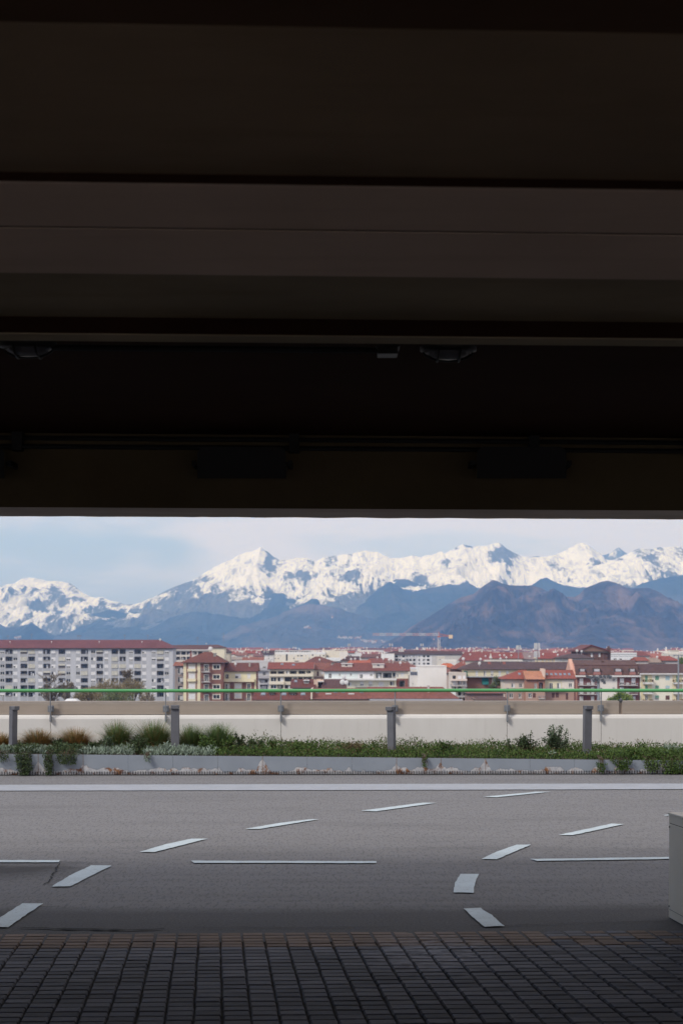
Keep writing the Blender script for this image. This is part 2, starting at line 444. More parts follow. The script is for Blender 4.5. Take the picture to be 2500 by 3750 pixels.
def slab(name, za, zb, h, mat, top=1.7, sh=SH_CAN, sh2=None, bevel=0.004):
    m = MB(); h0, h1 = EYE + h, EYE + top; k0 = sh; k1 = sh if sh2 is None else sh2
    x0, x1 = -XW, XW
    vs = [(x0, za + k0*x0, h0), (x1, za + k0*x1, h0), (x1, zb + k1*x1, h0), (x0, zb + k1*x0, h0),
          (x0, za + k0*x0, h1), (x1, za + k0*x1, h1), (x1, zb + k1*x1, h1), (x0, zb + k1*x0, h1)]
    m.add(vs, [(0, 3, 2, 1), (4, 5, 6, 7), (0, 1, 5, 4), (1, 2, 6, 5), (2, 3, 7, 6), (3, 0, 4, 7)])
    return m.build(name, mat, canopy)
H0 = 0.818
Zi = H0 * FS / 314.5
H1 = 483 / FS * Zi
# front beam: underside with a slightly chipped outer arris
def front_beam():
    m = MB(); rnd = random.Random(3); k = 0.058
    xs = np.linspace(-XW, XW, 800)
    lo = []
    for x in xs:
        ch = 0.0
        if abs(x) < 4: ch = 0.004 * mnoise.noise((x * 5, 0, 0)) + max(0, 0.012 * mnoise.noise((x * 11, 3, 0)) - 0.004)
        lo.append(ch)
    for i in range(len(xs) - 1):
        a, b = xs[i], xs[i+1]
        def q(x, y, z): return (x, y + k*x, EYE + z)
        ca, cb = lo[i], lo[i+1]
        m.quad(q(a, Zi, H0), q(a, 10.0, H0 + ca), q(b, 10.0, H0 + cb), q(b, Zi, H0), 1)
        m.quad(q(a, 10.0, H0 + ca), q(a, 10.0, 1.7), q(b, 10.0, 1.7), q(b, 10.0, H0 + cb), 1)
        m.quad(q(a, Zi, H0), q(b, Zi, H0), q(b, Zi, 1.7), q(a, Zi, 1.7), 0)
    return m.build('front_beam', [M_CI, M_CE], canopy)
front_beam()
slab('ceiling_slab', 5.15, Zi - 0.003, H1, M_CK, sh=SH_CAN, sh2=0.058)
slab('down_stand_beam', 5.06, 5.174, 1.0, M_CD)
slab('step_shade', 5.050, 5.0585, 1.003, M_CR0)  # added dark strip: shade of the step painted over its face
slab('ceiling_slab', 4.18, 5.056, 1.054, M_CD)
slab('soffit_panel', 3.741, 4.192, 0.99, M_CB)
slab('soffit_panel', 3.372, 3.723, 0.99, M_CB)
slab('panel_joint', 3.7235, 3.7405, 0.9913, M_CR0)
slab('step_shade', 3.364, 3.3715, 0.9912, M_CR0)  # same painted shade strip over the second step
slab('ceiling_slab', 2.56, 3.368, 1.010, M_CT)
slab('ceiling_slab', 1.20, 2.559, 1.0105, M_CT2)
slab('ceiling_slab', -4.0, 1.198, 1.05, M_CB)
up = MB(); up.box(-XW, XW, -4.0, 10.0, EYE + 1.695, EYE + 2.1, 0, 0.05); up.build('upper_shade_mass', M_CE, canopy)  # unseen mass added above the soffit to cast shade on the road
bw = MB(); bw.box(-XW, XW, -4.4, -4.02, EYE + 0.62, EYE + 2.1, 0, 0.045); bw.build('rear_light_header', M_CI, canopy)  # unseen header that sizes the added light opening behind the camera
for sx in (-1, 1):
    ew = MB(); ew.box(sx*XW - .15, sx*XW + .15, -4.4, 9.2, -0.6, EYE + 2.1, 0, 0.045); ew.build('end_wall', M_CI, canopy)
ry = MB(); ry.quad((-60, -70, 0.32), (60, -70, 0.32), (60, -5.5, 0.32), (-60, -5.5, 0.32)); structure(ry.build('rear_bounce_ground', plain('bounce_ground_pale', (0.34, 0.31, 0.28), .9)))  # unseen sunlit ground added behind the camera as fill for the ceiling

# ------------------------------------------------------------------ lamps and pipes on the canopy
M_BLK = plain('black_metal', (0.012, 0.012, 0.014), 0.6, 0.3)
M_CAST = plain('cast_lamp_body', (0.016, 0.015, 0.015), 0.5, 0.4)
def glass(name, c, rough=0.08, spec=0.5):
    n = NT(name, rough, spec); n.color(c); return n.mat
M_LGLASS = glass('lamp_glass', (0.11, 0.11, 0.125), 0.25, 0.4)
def wall_flood(px0, px1, label):
    Zf = Zi - 0.22 + 0.058 * ((px0 + px1) / 2 - 1250) / F * Zi
    a = P(px0, 1636, Zf); b = P(px1, 1752, Zf); c = (a + b) / 2
    t = thing('floodlight', label, 'floodlight', (c.x, Zf + 0.2, c.z + 0.05), 'black floodlights on the front beam')
    w, h = (b.x - a.x) / 2, (a.z - b.z) / 2
    m = MB(); x0, x1 = c.x - w, c.x + w; z0, z1 = c.z - h, c.z + h
    # housing: chamfered box, narrower at the back
    vs = [(x0, Zf, z0), (x1, Zf, z0), (x1, Zf, z1 - .03), (x1 - .03, Zf, z1), (x0 + .03, Zf, z1), (x0, Zf, z1 - .03)]
    bk = [(x0 + .03, Zf + .12, z0 + .02), (x1 - .03, Zf + .12, z0 + .02), (x1 - .03, Zf + .12, z1 - .04), (x1 - .05, Zf + .12, z1 - .02), (x0 + .05, Zf + .12, z1 - .02), (x0 + .03, Zf + .12, z1 - .04)]
    m.add(vs + bk, [(0, 1, 2, 3, 4, 5), (11, 10, 9, 8, 7, 6)] + [(i, i + 6, (i + 1) % 6 + 6, (i + 1) % 6) for i in range(6)])
    m.build('housing', M_BLK, t)
    g = MB(); g.box(x0 + .03, x1 - .03, Zf + .121, Zf + .127, z0 + .03, z1 - .05); g.build('lens', M_LGLASS, t)
    for u0, u1, v0, v1 in ((x0 - .035, x0 - .012, x0 - .035, x0 + .002), (x1 + .012, x1 + .035, x1 - .002, x1 + .035)):
        br = MB(); br.box(u0, u1, Zf + .02, Zf + .215, c.z - .015, c.z + .015); br.box(v0, v1, Zf + .045, Zf + .065, c.z - .010, c.z + .010)
        br.build('bracket', M_BLK, t)
wall_flood(-310, 17, 'black floodlight on the front beam cut off by the left edge of the photo')
wall_flood(723, 1047, 'black floodlight on the front beam left of the middle')
wall_flood(1745, 2072, 'black floodlight on the front beam at right')
cd = MB()
for dz, dy in ((0.035, 0.05), (0.085, 0.05)):
    xs = np.linspace(-12, 12, 60)
    cd.tube([(x, Zi - dy + 0.058 * x, EYE + H1 - dz) for x in xs], 0.014, 8)
pipe = cd.build('conduit', M_BLK)
pipe.name = 'conduit'; tag(pipe, 'pair of black conduits running along the top of the front beam', 'conduit')
for x in (-1.9, -0.28, 1.15, 2.1):
    sdl = MB(); sdl.box(x - .03, x + .03, Zi - .07 + .058*x, Zi + .058*x, EYE + H1 - .11, EYE + H1 - .0, 0); sdl.build('pipe_saddle', M_BLK, pipe)

def bulkhead(px, label):
    Zc = 6.55 + SH_CAN * (px - 1250) / F * 6.5
    x = (px - 1250) / F * Zc; zc = EYE + H1
    t = thing('ceiling_lamp', label, 'lamp', (x, Zc, zc), 'caged bulkhead lamps on the ceiling')
    b = MB(); n = 24
    def ring(rx, ry, z): return [(x + rx*math.cos(2*math.pi*k/n), Zc + ry*math.sin(2*math.pi*k/n), z) for k in range(n)]
    def lathe(rs, mb, cap=True):
        o = len(mb.v)
        for rx, ry, z in rs: mb.v.extend(ring(rx, ry, z))
        for i in range(len(rs) - 1):
            for k in range(n):
                mb.f.append((o + i*n + k, o + i*n + (k+1) % n, o + (i+1)*n + (k+1) % n, o + (i+1)*n + k)); mb.m.append(0)
        if cap: mb.f.append(tuple(o + (len(rs)-1)*n + k for k in range(n))); mb.m.append(0)
    lathe([(.118, .085, zc + .004), (.12, .087, zc - .018), (.10, .07, zc - .026)], b); b.build('lamp_body', M_CAST, t, True)
    g = MB(); lathe([(.092, .066, zc - .020), (.085, .06, zc - .038), (.06, .045, zc - .051), (.02, .015, zc - .055)], g); g.build('glass_cover', M_LGLASS, t, True)
    c = MB()
    for s in (-.045, .045):
        c.tube([(x + s, Zc + .085*math.cos(a), zc - .018 - .043*math.sin(a)) for a in np.linspace(0, math.pi, 12)], .005, 6)
    c.tube([(x + .105*math.cos(a), Zc, zc - .018 - .044*math.sin(a)) for a in np.linspace(0, math.pi, 14)], .005, 6)
    c.build('wire_cage', M_BLK, t, True)
bulkhead(105, 'caged oval ceiling lamp near the left edge of the photo')
bulkhead(1640, 'caged oval ceiling lamp just right of the junction box')
cp = MB(); Zc = 6.53
cp.tube([(x, Zc + SH_CAN * x, EYE + H1 - .022) for x in np.linspace((200-1250)/F*Zc, (1400-1250)/F*Zc, 20)], .013, 8)
cpo = cp.build('conduit', M_BLK); tag(cpo, 'single black conduit on the ceiling between the two caged lamps', 'conduit')
jb = MB(); xj = (1418 - 1250) / F * Zc
jb.box(xj - .042, xj + .042, Zc - .05, Zc + .05, EYE + H1 - .046, EYE + H1 + .002)
jb.box(xj - .05, xj + .05, Zc - .056, Zc + .056, EYE + H1 - .018, EYE + H1 - .010)
jbo = jb.build('junction_box', M_CAST, None, False, 0.004); tag(jbo, 'small dark junction box at the right end of the ceiling conduit', 'junction box')

# ------------------------------------------------------------------ metal cabinet at right
def cabinet():
    n = NT('cabinet_paint', 0.45, 0.4); v = n.coords('World')
    a = n.noise(v, 3, 4); n.color(n.ramp(a, 0.3, 0.7, (0.64, 0.56, 0.455), (0.70, 0.615, 0.50))); mat = n.mat
    seam = plain('seam_dark', (0.05, 0.035, 0.025), 0.8)
    c0 = on_plane(2442.5, 3359)
    t = thing('metal_cabinet', 'beige metal equipment cabinet standing at the right edge of the road', 'cabinet', (c0.x, c0.y, 0))
    t.rotation_euler = (0, 0, 0)
    hgt = (3359 - 2976.5) / F * c0.y
    ax = Vector((0.0555, -1, 0.0283)).normalized(); rt = Vector((1, 0.0555, 0.0)).normalized(); upv = Vector((0.004, 0, 1))
    Lg, Wd = 1.35, 0.55
    def q(a, r, z): return c0 + ax*a + rt*r + upv*z
    def bx(mb, a0, a1, r0, r1, z0, z1, mi=0):
        vs = [q(a0, r0, z0), q(a1, r0, z0), q(a1, r1, z0), q(a0, r1, z0), q(a0, r0, z1), q(a1, r0, z1), q(a1, r1, z1), q(a0, r1, z1)]
        mb.add(vs, [(0, 1, 2, 3), (7, 6, 5, 4), (4, 5, 1, 0), (5, 6, 2, 1), (6, 7, 3, 2), (7, 4, 0, 3)], mi)
    b = MB(); bx(b, 0, Lg, 0.006, Wd, 0.0, hgt - .012)
    b.build('cabinet_body', mat, t, False, 0.004)
    tp = MB(); bx(tp, -.004, Lg + .004, -.002, Wd + .006, hgt - .012, hgt + .004); tp.build('cabinet_top', mat, t, False, 0.003)
    sm = MB(); bx(sm, .022, Lg - .022, .0045, .02, .052, hgt - .062); sm.build('panel_seam', seam, t)
    pn = MB(); bx(pn, .0255, Lg - .0255, .001, .02, .0555, hgt - .0655); p = pn.build('side_panel', mat, t, False, 0.002)
    sc = MB()
    for a in (.04, Lg - .04):
        for z in (.075, hgt - .085):
            sc = MB(); sc.tube([q(a, .004, z), q(a, -.004, z)], .005, 8); sc.build('screw', seam, p)
cabinet()

# ------------------------------------------------------------------ parapet wall, handrail, bollards, planter
ZW = 22.5
def zpx(py, Z=ZW): return EYE + (YH - py) / F * Z
M_WALL = None
def wall_mats():
    n = NT('white_wall_paint', 0.8, 0.3); v = n.coords('World')
    a = n.noise(n.coords('World', (1, 1, 0.35)), 2.5, 5, 0.6); f = n.noise(v, 60, 3)
    st = n.noise(n.coords('World', (9, 1, 0.5)), 3.0, 4, 0.6)
    c = n.ramp(a, 0.3, 0.75, (0.60, 0.57, 0.535), (0.66, 0.635, 0.60))
    c = n.mix(n.math('MULTIPLY', n.ramp(st, 0.58, 0.8), 0.25), c, (0.46, 0.43, 0.39))
    n.color(c); n.bump(f, 0.004, 0.2)
    m = NT('brown_parapet_paint', 0.7, 0.3); v = m.coords('World')
    a = m.noise(m.coords('World', (0.7, 1, 2)), 2.0, 5, 0.6); f = m.noise(v, 40, 3)
    m.color(m.ramp(a, 0.3, 0.75, (0.345, 0.285, 0.235), (0.40, 0.335, 0.28))); m.bump(f, 0.004, 0.2)
    return n.mat, m.mat
M_WALL, M_BROWN = wall_mats()
wall = thing('parapet_wall', 'low white wall topped by a rounded brown parapet on the far side of the road', 'wall', (0, ZW, 0))
def profile_extrude(prof, x0, x1, sh, mi=0, n=1):
    m = MB(); k = len(prof); xs = np.linspace(x0, x1, n + 1)
    for x in xs: m.v.extend((x, y + sh*x, z) for y, z in prof)
    for i in range(n):
        for j in range(k):
            j2 = (j + 1) % k
            m.f.append((i*k + j, i*k + j2, (i+1)*k + j2, (i+1)*k + j)); m.m.append(mi)
    m.f.append(tuple(range(k))[::-1]); m.m.append(mi); m.f.append(tuple(n*k + j for j in range(k))); m.m.append(mi)
    return m
zt = zpx(2618); zc = zpx(2568); ch = zpx(2617) - zpx(2631)
joints = [-XW] + [(p - 1250) / F * ZW for p in (-650, -230, 190, 610, 1029, 1446, 1857, 2203, 2610, 3030)] + [XW]
for i in range(len(joints) - 1):
    a, b = joints[i] + .003, joints[i+1] - .003
    dz = [0, .006, .004, -.001, .003, .0, .008, .001, .003, .0, .004][i % 11] * 0.7
    profile_extrude([(ZW, 0), (ZW, zt - ch + dz), (ZW + .015, zt - ch*.4 + dz), (ZW + .05, zt + dz), (ZW + .28, zt + dz), (ZW + .28, 0)], a, b, SH_FAR).build('wall_panel', M_WALL, wall)
gb = MB(); gb.box(-XW, XW, ZW + .02, ZW + .2, 0, zt - .03, 0, SH_FAR); gb.build('panel_joint', plain('joint_grey', (0.12, 0.10, 0.09), 0.9), wall)
def brown_prof(z0, z1, y0, d):
    pr = [(y0, z0), (y0 - .004, z0 + .4*(z1 - z0))]
    r = .045
    for a in np.linspace(0, 90, 6): pr.append((y0 - .004 + r*(1 - math.cos(R(a))), z1 - r + r*math.sin(R(a))))
    for a in np.linspace(90, 0, 6): pr.append((y0 + d - r*(1 - math.cos(R(a))), z1 - r + r*math.sin(R(a))))
    pr.append((y0 + d, z0)); return pr
bj = [-XW, (2277 - 1250) / F * ZW, XW]
for i in range(2):
    profile_extrude(brown_prof(zt + .008, zc, ZW + .055, .2), bj[i] + (.022 if i else 0), bj[i+1] - (.022 if i == 0 else 0), SH_FAR, 0, 24).build('parapet_cap', M_BROWN, wall, False)
jf = MB(); jf.box(bj[1] - .03, bj[1] + .03, ZW + .075, ZW + .22, zt - .005, zc - .02, 0, SH_FAR); jf.build('expansion_joint', plain('joint_brown', (0.27, 0.215, 0.18), 0.9), wall)
# little dark fitting left in the open joint
jl = MB(); xq = bj[1] + .012; yq = ZW + .10 + SH_FAR * xq
jl.tube([(xq, yq, zc - .10), (xq, yq, zc + .01)], .010, 6); jl.ball((xq, yq - .01, zc - .0), .026, 8, 0, (1, 1, 1.5)); jl.box(xq - .03, xq + .012, yq - .02, yq + .02, zc - .12, zc - .09)
jlo = jl.build('wall_fitting', plain('fitting_grey', (0.14, 0.14, 0.15), 0.6)); tag(jlo, 'small grey fitting in the open joint of the brown parapet', 'fitting')

# green handrail
n = NT('green_rail_paint', 0.35, 0.5); v = n.coords('World'); n.color(n.ramp(n.noise(v, 1.7, 4), 0.3, 0.7, (0.075, 0.29, 0.10), (0.10, 0.36, 0.13))); M_GREEN = n.mat
M_STEEL = plain('galvanised_steel', (0.20, 0.21, 0.23), 0.45, 0.5, scale=20)
YR = ZW - .055
rail = thing('handrail', 'green tubular handrail running along the top of the parapet wall', 'handrail', (0, YR, zpx(2528)))
m = MB(); xs = np.linspace(-XW, XW, 120)
m.tube([(x, YR + SH_FAR*x, zpx(2528.5) + .002*math.sin(x*.9)) for x in xs], .0245, 14); m.build('rail', M_GREEN, rail, True)
proto = None
for p in (-650, -230, 192, 610, 1029, 1446, 1857, 2201, 2610, 3030):
    x = (p - 1250) / F * ZW; yy = YR + SH_FAR * x
    if proto is None:
        b = MB(); z0, z1 = zpx(2641), zpx(2533)
        b.tube([(x, yy + .015, z0), (x, yy + .012, zpx(2600)), (x, yy, z1 + .0)], .0085, 8)
        b.box(x - .012, x + .012, yy - .012, yy + .014, zpx(2523), zpx(2519.5))
        b.box(x - .013, x + .013, yy + .03, yy + .056, zpx(2640), zpx(2618))
        b.box(x - .011, x + .011, yy + .0, yy + .035, zpx(2641), zpx(2622))
        post = b.build('rail_post', M_STEEL, rail)
        post.location = (x, 0, 0)
        for vtx in post.data.vertices: vtx.co.x -= x
        c = MB(); c.box(-.043, .043, .035, .075, zpx(2606) - rail.location.z, zpx(2583) - rail.location.z)
        c.box(-.026, .026, .012, .036, zpx(2604) - rail.location.z, zpx(2585.5) - rail.location.z)
        for sx in (-.033, .033):
            for zz in (2588, 2601): c.tube([(sx, .036, zpx(zz) - rail.location.z), (sx, .022, zpx(zz) - rail.location.z)], .008, 6)
        c.v = [(a, bb + SH_FAR*x, zz) for a, bb, zz in c.v]
        clamp = MB(); clamp.v = c.v; clamp.f = c.f; clamp.m = c.m
        me = bpy.data.meshes.new('clamp'); me.from_pydata(c.v, [], c.f); me.materials.append(M_STEEL)
        cl = bpy.data.objects.new('clamp', me); COL.objects.link(cl); cl.parent = post
        proto = post; px0 = x
    else:
        o = proto.copy(); COL.objects.link(o); o.parent = rail; o.location = (x, SH_FAR * (x - px0), 0)
        for chd in proto.children:
            d = chd.copy(); COL.objects.link(d); d.parent = o

# grey bollard lights
M_BOL = plain('bollard_grey', (0.115, 0.115, 0.128), 0.5, 0.4, scale=8)
def soil_z(x): return 0.222 - 0.0115 * x
def bollard(px, top, wpx, lean, turn, label):
    Zb = 21.25 + SH_FAR * (px - 1250) / F * 21; x = (px - 1250) / F * Zb
    zt_ = EYE + (YH - top) / F * Zb; w = wpx / F * Zb / 2; zb = soil_z(x) - .06
    t = thing('bollard_light', label, 'bollard', (x, Zb, zb), 'grey bollard lights in the planter')
    H = zt_ - zb
    b = MB(); b.box(x - w, x + w, Zb - .03, Zb + .03, zb, zt_ - .052); b.box(x - w, x + w, Zb + .002, Zb + .03, zt_ - .053, zt_ - .004)
    b.build('post', M_BOL, t, False, .004)
    h = MB(); h.box(x - w, x + w, Zb - .062, Zb + .03, zt_ - .05, zt_); h.build('lamp_head', M_BOL, t, False, .004)
    g = MB(); g.box(x - w + .015, x + w - .015, Zb - .058, Zb - .034, zt_ - .053, zt_ - .046); g.build('lens', M_LGLASS, t)
    t.rotation_euler = (0, R(lean), R(turn))
bollard(48, 2586, 29, 1.3, 62, 'grey bollard light leaning at the left edge behind brown grass')
bollard(642, 2582, 30, 0.0, 0, 'grey bollard light between the green grass tufts')
bollard(1434, 2588, 29, -0.9, -40, 'grey bollard light in the middle beside a rail post')
bollard(2147, 2584, 30, 0.9, 20, 'grey bollard light at right beside the round leafy shrub')

# planter with flaking grey steel panels
def planter():
    ZP = on_plane(1250, 2838).y
    n = NT('flaking_grey_paint', 0.5, 0.4); at = n.tex(); v = n.coords('World'); ob = n.sep(at.outputs['Object'])
    w = 0.585
    edge = n.math('MINIMUM', ob[0], n.math('SUBTRACT', w, ob[0]))           # distance to a seam
    ns = n.noise(n.coords('World', (1, 1, 0.5)), 6, 3, 0.5); nb = n.noise(v, 20, 5, 0.65); nl = n.noise(n.coords('World', (1, 1, .01)), 2.3, 3)
    # height of the peeled zone: rises at the seams
    lim = n.math('ADD', n.math('ADD', 0.018, n.math('MULTIPLY', n.ramp(ns, 0.34, 0.60), 0.075)), n.math('MULTIPLY', n.ramp(edge, 0.0, 0.07, (1, 1, 1), (0, 0, 0)), n.math('MULTIPLY', n.ramp(nl, 0.42, 0.62), 0.15)))
    peel = n.ramp(n.math('SUBTRACT', n.math('ADD', lim, 0.012), ob[2]), 0.0, 0.006)
    halo = n.ramp(n.math('SUBTRACT', n.math('ADD', lim, 0.028), ob[2]), 0.0, 0.02)
    grey = n.ramp(n.noise(v, 3, 4), 0.3, 0.7, (0.215, 0.24, 0.275), (0.25, 0.278, 0.315))
    white = n.ramp(nb, 0.35, 0.65, (0.30, 0.30, 0.32), (0.50, 0.49, 0.49))
    c = n.mix(n.math('MULTIPLY', halo, 0.5), grey, (0.14, 0.14, 0.155))
    c = n.mix(peel, c, white)
    rn = n.noise(n.coords('World', (1.2, 1, 1)), 7.5, 5, 0.7)
    rust = n.math('MULTIPLY', n.ramp(rn, 0.51, 0.60), peel)
    c = n.mix(rust, c, n.ramp(nb, 0.4, 0.7, (0.10, 0.035, 0.018), (0.34, 0.17, 0.075)))
    drip = n.math('MULTIPLY', n.ramp(edge, 0.002, 0.012, (1, 1, 1), (0, 0, 0)), n.ramp(nl, 0.5, 0.55))
    c = n.mix(n.math('MULTIPLY', drip, 0.4), c, (0.22, 0.13, 0.08))
    n.color(c); n.bump(peel, 0.002, 0.4)
    mat = n.mat
    t = thing('planter', 'long low grey steel planter with flaking rusty panels at the foot of the wall', 'planter', (0, ZP, 0))
    i0 = -18
    x = (-1250 + 12 - 165 * 16) / F * ZP
    while x < 11.5:
        m = MB(); b = x + w
        if -5.5 < x < 5.5 or True:
            za, zb = soil_z(x) + .012 , soil_z(b) + .012
            def fq(xx, y, z): return (xx, y + SH_FAR*xx, z)
            vs = [fq(x + .0005, ZP, 0.012), fq(b - .0005, ZP, 0.012), fq(b - .0005, ZP, zb), fq(x + .0005, ZP, za),
                  fq(x + .0005, ZP + .012, 0.012), fq(b - .0005, ZP + .012, 0.012), fq(b - .0005, ZP + .012, zb), fq(x + .0005, ZP + .012, za)]
            m.add(vs, [(0, 1, 2, 3), (7, 6, 5, 4), (0, 4, 5, 1), (1, 5, 6, 2), (2, 6, 7, 3), (3, 7, 4, 0)])
            o = m.build('steel_panel', mat, t)
            o.location = (x, 0, 0)
            for vtx in o.data.vertices: vtx.co.x -= x
        x = b + .0015
    bk = MB(); bk.box(-11.6, 11.6, ZP + .014, ZP + .03, 0, 0.05, 0, SH_FAR); bk.build('backing_strip', M_CRACK, t)
    cb = MB(); xx = -9.0
    while xx < 9.0:
        cb.box(xx, xx + .007, ZP - .012, ZP - .001, .006, .052, 0, SH_FAR); xx += .0335
    cb.build('drain_comb', plain('comb_black', (0.03, 0.03, 0.032), 0.8), t)
    kb = MB(); kb.box(-11.6, 11.6, ZP - .014, ZP + .012, 0.001, .0085, 0, SH_FAR); kb.build('base_rail', plain('comb_black', (0.03, 0.03, 0.032), 0.8), t)
    so_ = MB(); xs = np.linspace(-11.5, 11.5, 40)
    for a, b in zip(xs[:-1], xs[1:]):
        so_.quad((a, ZP + .012 + SH_FAR*a, soil_z(a) - .02), (b, ZP + .012 + SH_FAR*b, soil_z(b) - .02), (b, ZW - .002 + SH_FAR*b, soil_z(b) - .01), (a, ZW - .002 + SH_FAR*a, soil_z(a) - .01))
    structure(so_.build('soil', plain('soil_brown', (0.055, 0.042, 0.030), 0.95, scale=20, var=.5)))
    return ZP
ZP = planter()

# ------------------------------------------------------------------ plants in the planter
def leaf_mat(name, lo, hi, scale=7.0, rough=0.6, tip=None):
    n = NT(name, rough, 0.08); g = n.N.new('ShaderNodeNewGeometry')
    f = n.noise(n.coords('World'), scale, 4, 0.6)
    r = g.outputs['Random Per Island']
    k = n.math('ADD', n.math('MULTIPLY', f, 0.6), n.math('MULTIPLY', r, 0.4))
    n.color(n.ramp(k, 0.3, 0.72, lo, hi))
    n.b.inputs['Transmission Weight'].default_value = 0.0
    return n.mat
M_TAN = leaf_mat('dry_grass', (0.24, 0.14, 0.055), (0.50, 0.33, 0.165))
M_GRASS = leaf_mat('green_blades', (0.065, 0.115, 0.035), (0.19, 0.26, 0.11))
M_OLIVE = leaf_mat('old_blades', (0.11, 0.085, 0.035), (0.25, 0.19, 0.085))
M_SILV = leaf_mat('silver_leaves', (0.13, 0.17, 0.125), (0.31, 0.37, 0.30))
M_DARK = leaf_mat('dark_leaves', (0.028, 0.045, 0.02), (0.085, 0.115, 0.055))
M_HEDGE = leaf_mat('ground_cover_leaves', (0.03, 0.058, 0.016), (0.10, 0.15, 0.042), 3.0)
M_RUSS = leaf_mat('russet_twigs', (0.07, 0.06, 0.03), (0.18, 0.13, 0.075), 4.0)
M_BUSH = leaf_mat('shrub_leaves', (0.04, 0.062, 0.03), (0.13, 0.17, 0.10))
M_STEM = plain('stem_brown', (0.075, 0.055, 0.035), 0.9)

def grass_blades(m, c, nb, r0, spread, h, rnd, w=.006, droop=.5, mi=0):
    for _ in range(nb):
        a = rnd.uniform(0, 2*math.pi); rr = r0 * math.sqrt(rnd.random())
        p = Vector((c[0] + rr*math.cos(a), c[1] + rr*.6*math.sin(a), c[2]))
        a2 = a + rnd.uniform(-.7, .7); out = spread * rnd.uniform(.15, 1.0); hh = h * rnd.uniform(.55, 1.05) * (1 - .35*(out/spread)**2)
        side = Vector((-math.sin(a2 + .6), math.cos(a2 + .6), 0)); pts = []
        K = 4
        for k in range(K + 1):
            t = k / K
            q = p + Vector((math.cos(a2), math.sin(a2)*.6, 0)) * out * (t**1.7) + Vector((0, 0, hh * (t - droop*.35*t**3)))
            pts.append((q, w * (1 - .85*t) * rnd.uniform(.9, 1.1)))
        o = len(m.v)
        for q, ww in pts: m.v.append(tuple(q - side*ww)); m.v.append(tuple(q + side*ww))
        for k in range(K): m.f.append((o + 2*k, o + 2*k + 1, o + 2*k + 3, o + 2*k + 2)); m.m.append(mi)
def grass_dome(m, c, nb, R0, h, rnd, w, tmax=86, pw=.75):
    """fine arching blades that fill a rounded mound"""
    for _ in range(nb):
        a = rnd.uniform(0, 2*math.pi); th = R(tmax) * rnd.random()**pw; L = rnd.uniform(.62, 1.0)
        d = Vector((math.cos(a), math.sin(a)*.75, 0)); side = Vector((-math.sin(a + rnd.uniform(-.5, .5)), math.cos(a), 0)).normalized()
        p = Vector(c) + d * R0*.22*rnd.random(); pts = []
        for k in range(5):
            t = k / 4; tk = th * (.55 + .62*t)
            pts.append(p + d * (R0*L*t*math.sin(tk)) + Vector((0, 0, max(.0, h*L*t*math.cos(min(tk, 1.62))))))
        o = len(m.v)
        for k, q in enumerate(pts):
            ww = w*(1 - .85*k/4); m.v.append(tuple(q - side*ww)); m.v.append(tuple(q + side*ww))
        for k in range(4): m.f.append((o + 2*k, o + 2*k + 1, o + 2*k + 3, o + 2*k + 2)); m.m.append(0)
def leaf(m, p, d, L, w, rnd, mi=0):
    d = d.normalized(); s = d.cross(Vector((rnd.uniform(-1, 1), rnd.uniform(-1, 1), rnd.uniform(-.3, 1))))
    if s.length < 1e-5: s = Vector((1, 0, 0))
    s.normalize()
    m.add([p, p + d*L*.5 + s*w, p + d*L, p + d*L*.5 - s*w], [(0, 1, 2, 3)], mi)
def rdir(rnd, zmin=-.3):
    while True:
        d = Vector((rnd.uniform(-1, 1), rnd.uniform(-1, 1), rnd.uniform(zmin, 1)))
        if .05 < d.length < 1: return d.normalized()

def px_at(px, Z): return (px - 1250) / F * Z
def tuft(px, top, hw, Z, mix, label, seed, flyaway=0):
    rnd = random.Random(seed); Zt = Z + SH_FAR * px_at(px, Z); x = px_at(px, Zt); zb = soil_z(x) - .01
    h = ((EYE + (YH - top) / F * Zt) - zb) * 1.10; w = hw / F * Zt * 1.12
    t = thing('ornamental_grass', label, 'grass tuft', (x, Zt, zb), 'ornamental grass tufts in the planter')
    tan = mix[0] > .5; k = 2600 if tan else 1900
    for q, nm, mt in ((0, 'dry_blades', M_TAN), (1, 'green_blades', M_GRASS), (2, 'old_blades', M_OLIVE)):
        if not mix[q]: continue
        m = MB(); hh = h * (1.0 if q != 2 or tan else .78)
        grass_dome(m, (x, Zt, zb), int(k*mix[q]*1.25), w*(1.5 if tan else 1.75), hh, rnd, .0036 if tan else .0034, 88 if tan else 74, .62 if tan else .8)
        if q == 1 and flyaway: grass_blades(m, (x, Zt, zb), flyaway*5, w*.4, w*1.5, h*1.25, rnd, .0026, .6)
        m.build(nm, mt, t)
tuft(5, 2682, 58, 21.5, (.75, .1, .35), 'tan grass tuft cut off by the left edge of the photo', 11)
tuft(140, 2668, 66, 21.5, (.85, .2, .35), 'rounded tan grass tuft left of the first rail post', 12, 10)
tuft(276, 2664, 68, 21.5, (.85, .12, .4), 'rounded tan grass tuft right of the first rail post', 13, 10)
tuft(432, 2640, 56, 21.7, (.12, .75, .35), 'tall loose green grass tuft midway between the first two rail posts', 14, 26)
tuft(565, 2638, 74, 21.7, (.15, .9, .5), 'broad green grass tuft just left of a grey bollard', 15, 26)
tuft(702, 2655, 58, 21.7, (.05, .85, .35), 'green grass tuft just right of a grey bollard', 16, 14)
tuft(800, 2650, 60, 21.7, (.02, .95, .2), 'bright green grass tuft at the right end of the tall grasses', 17, 16)

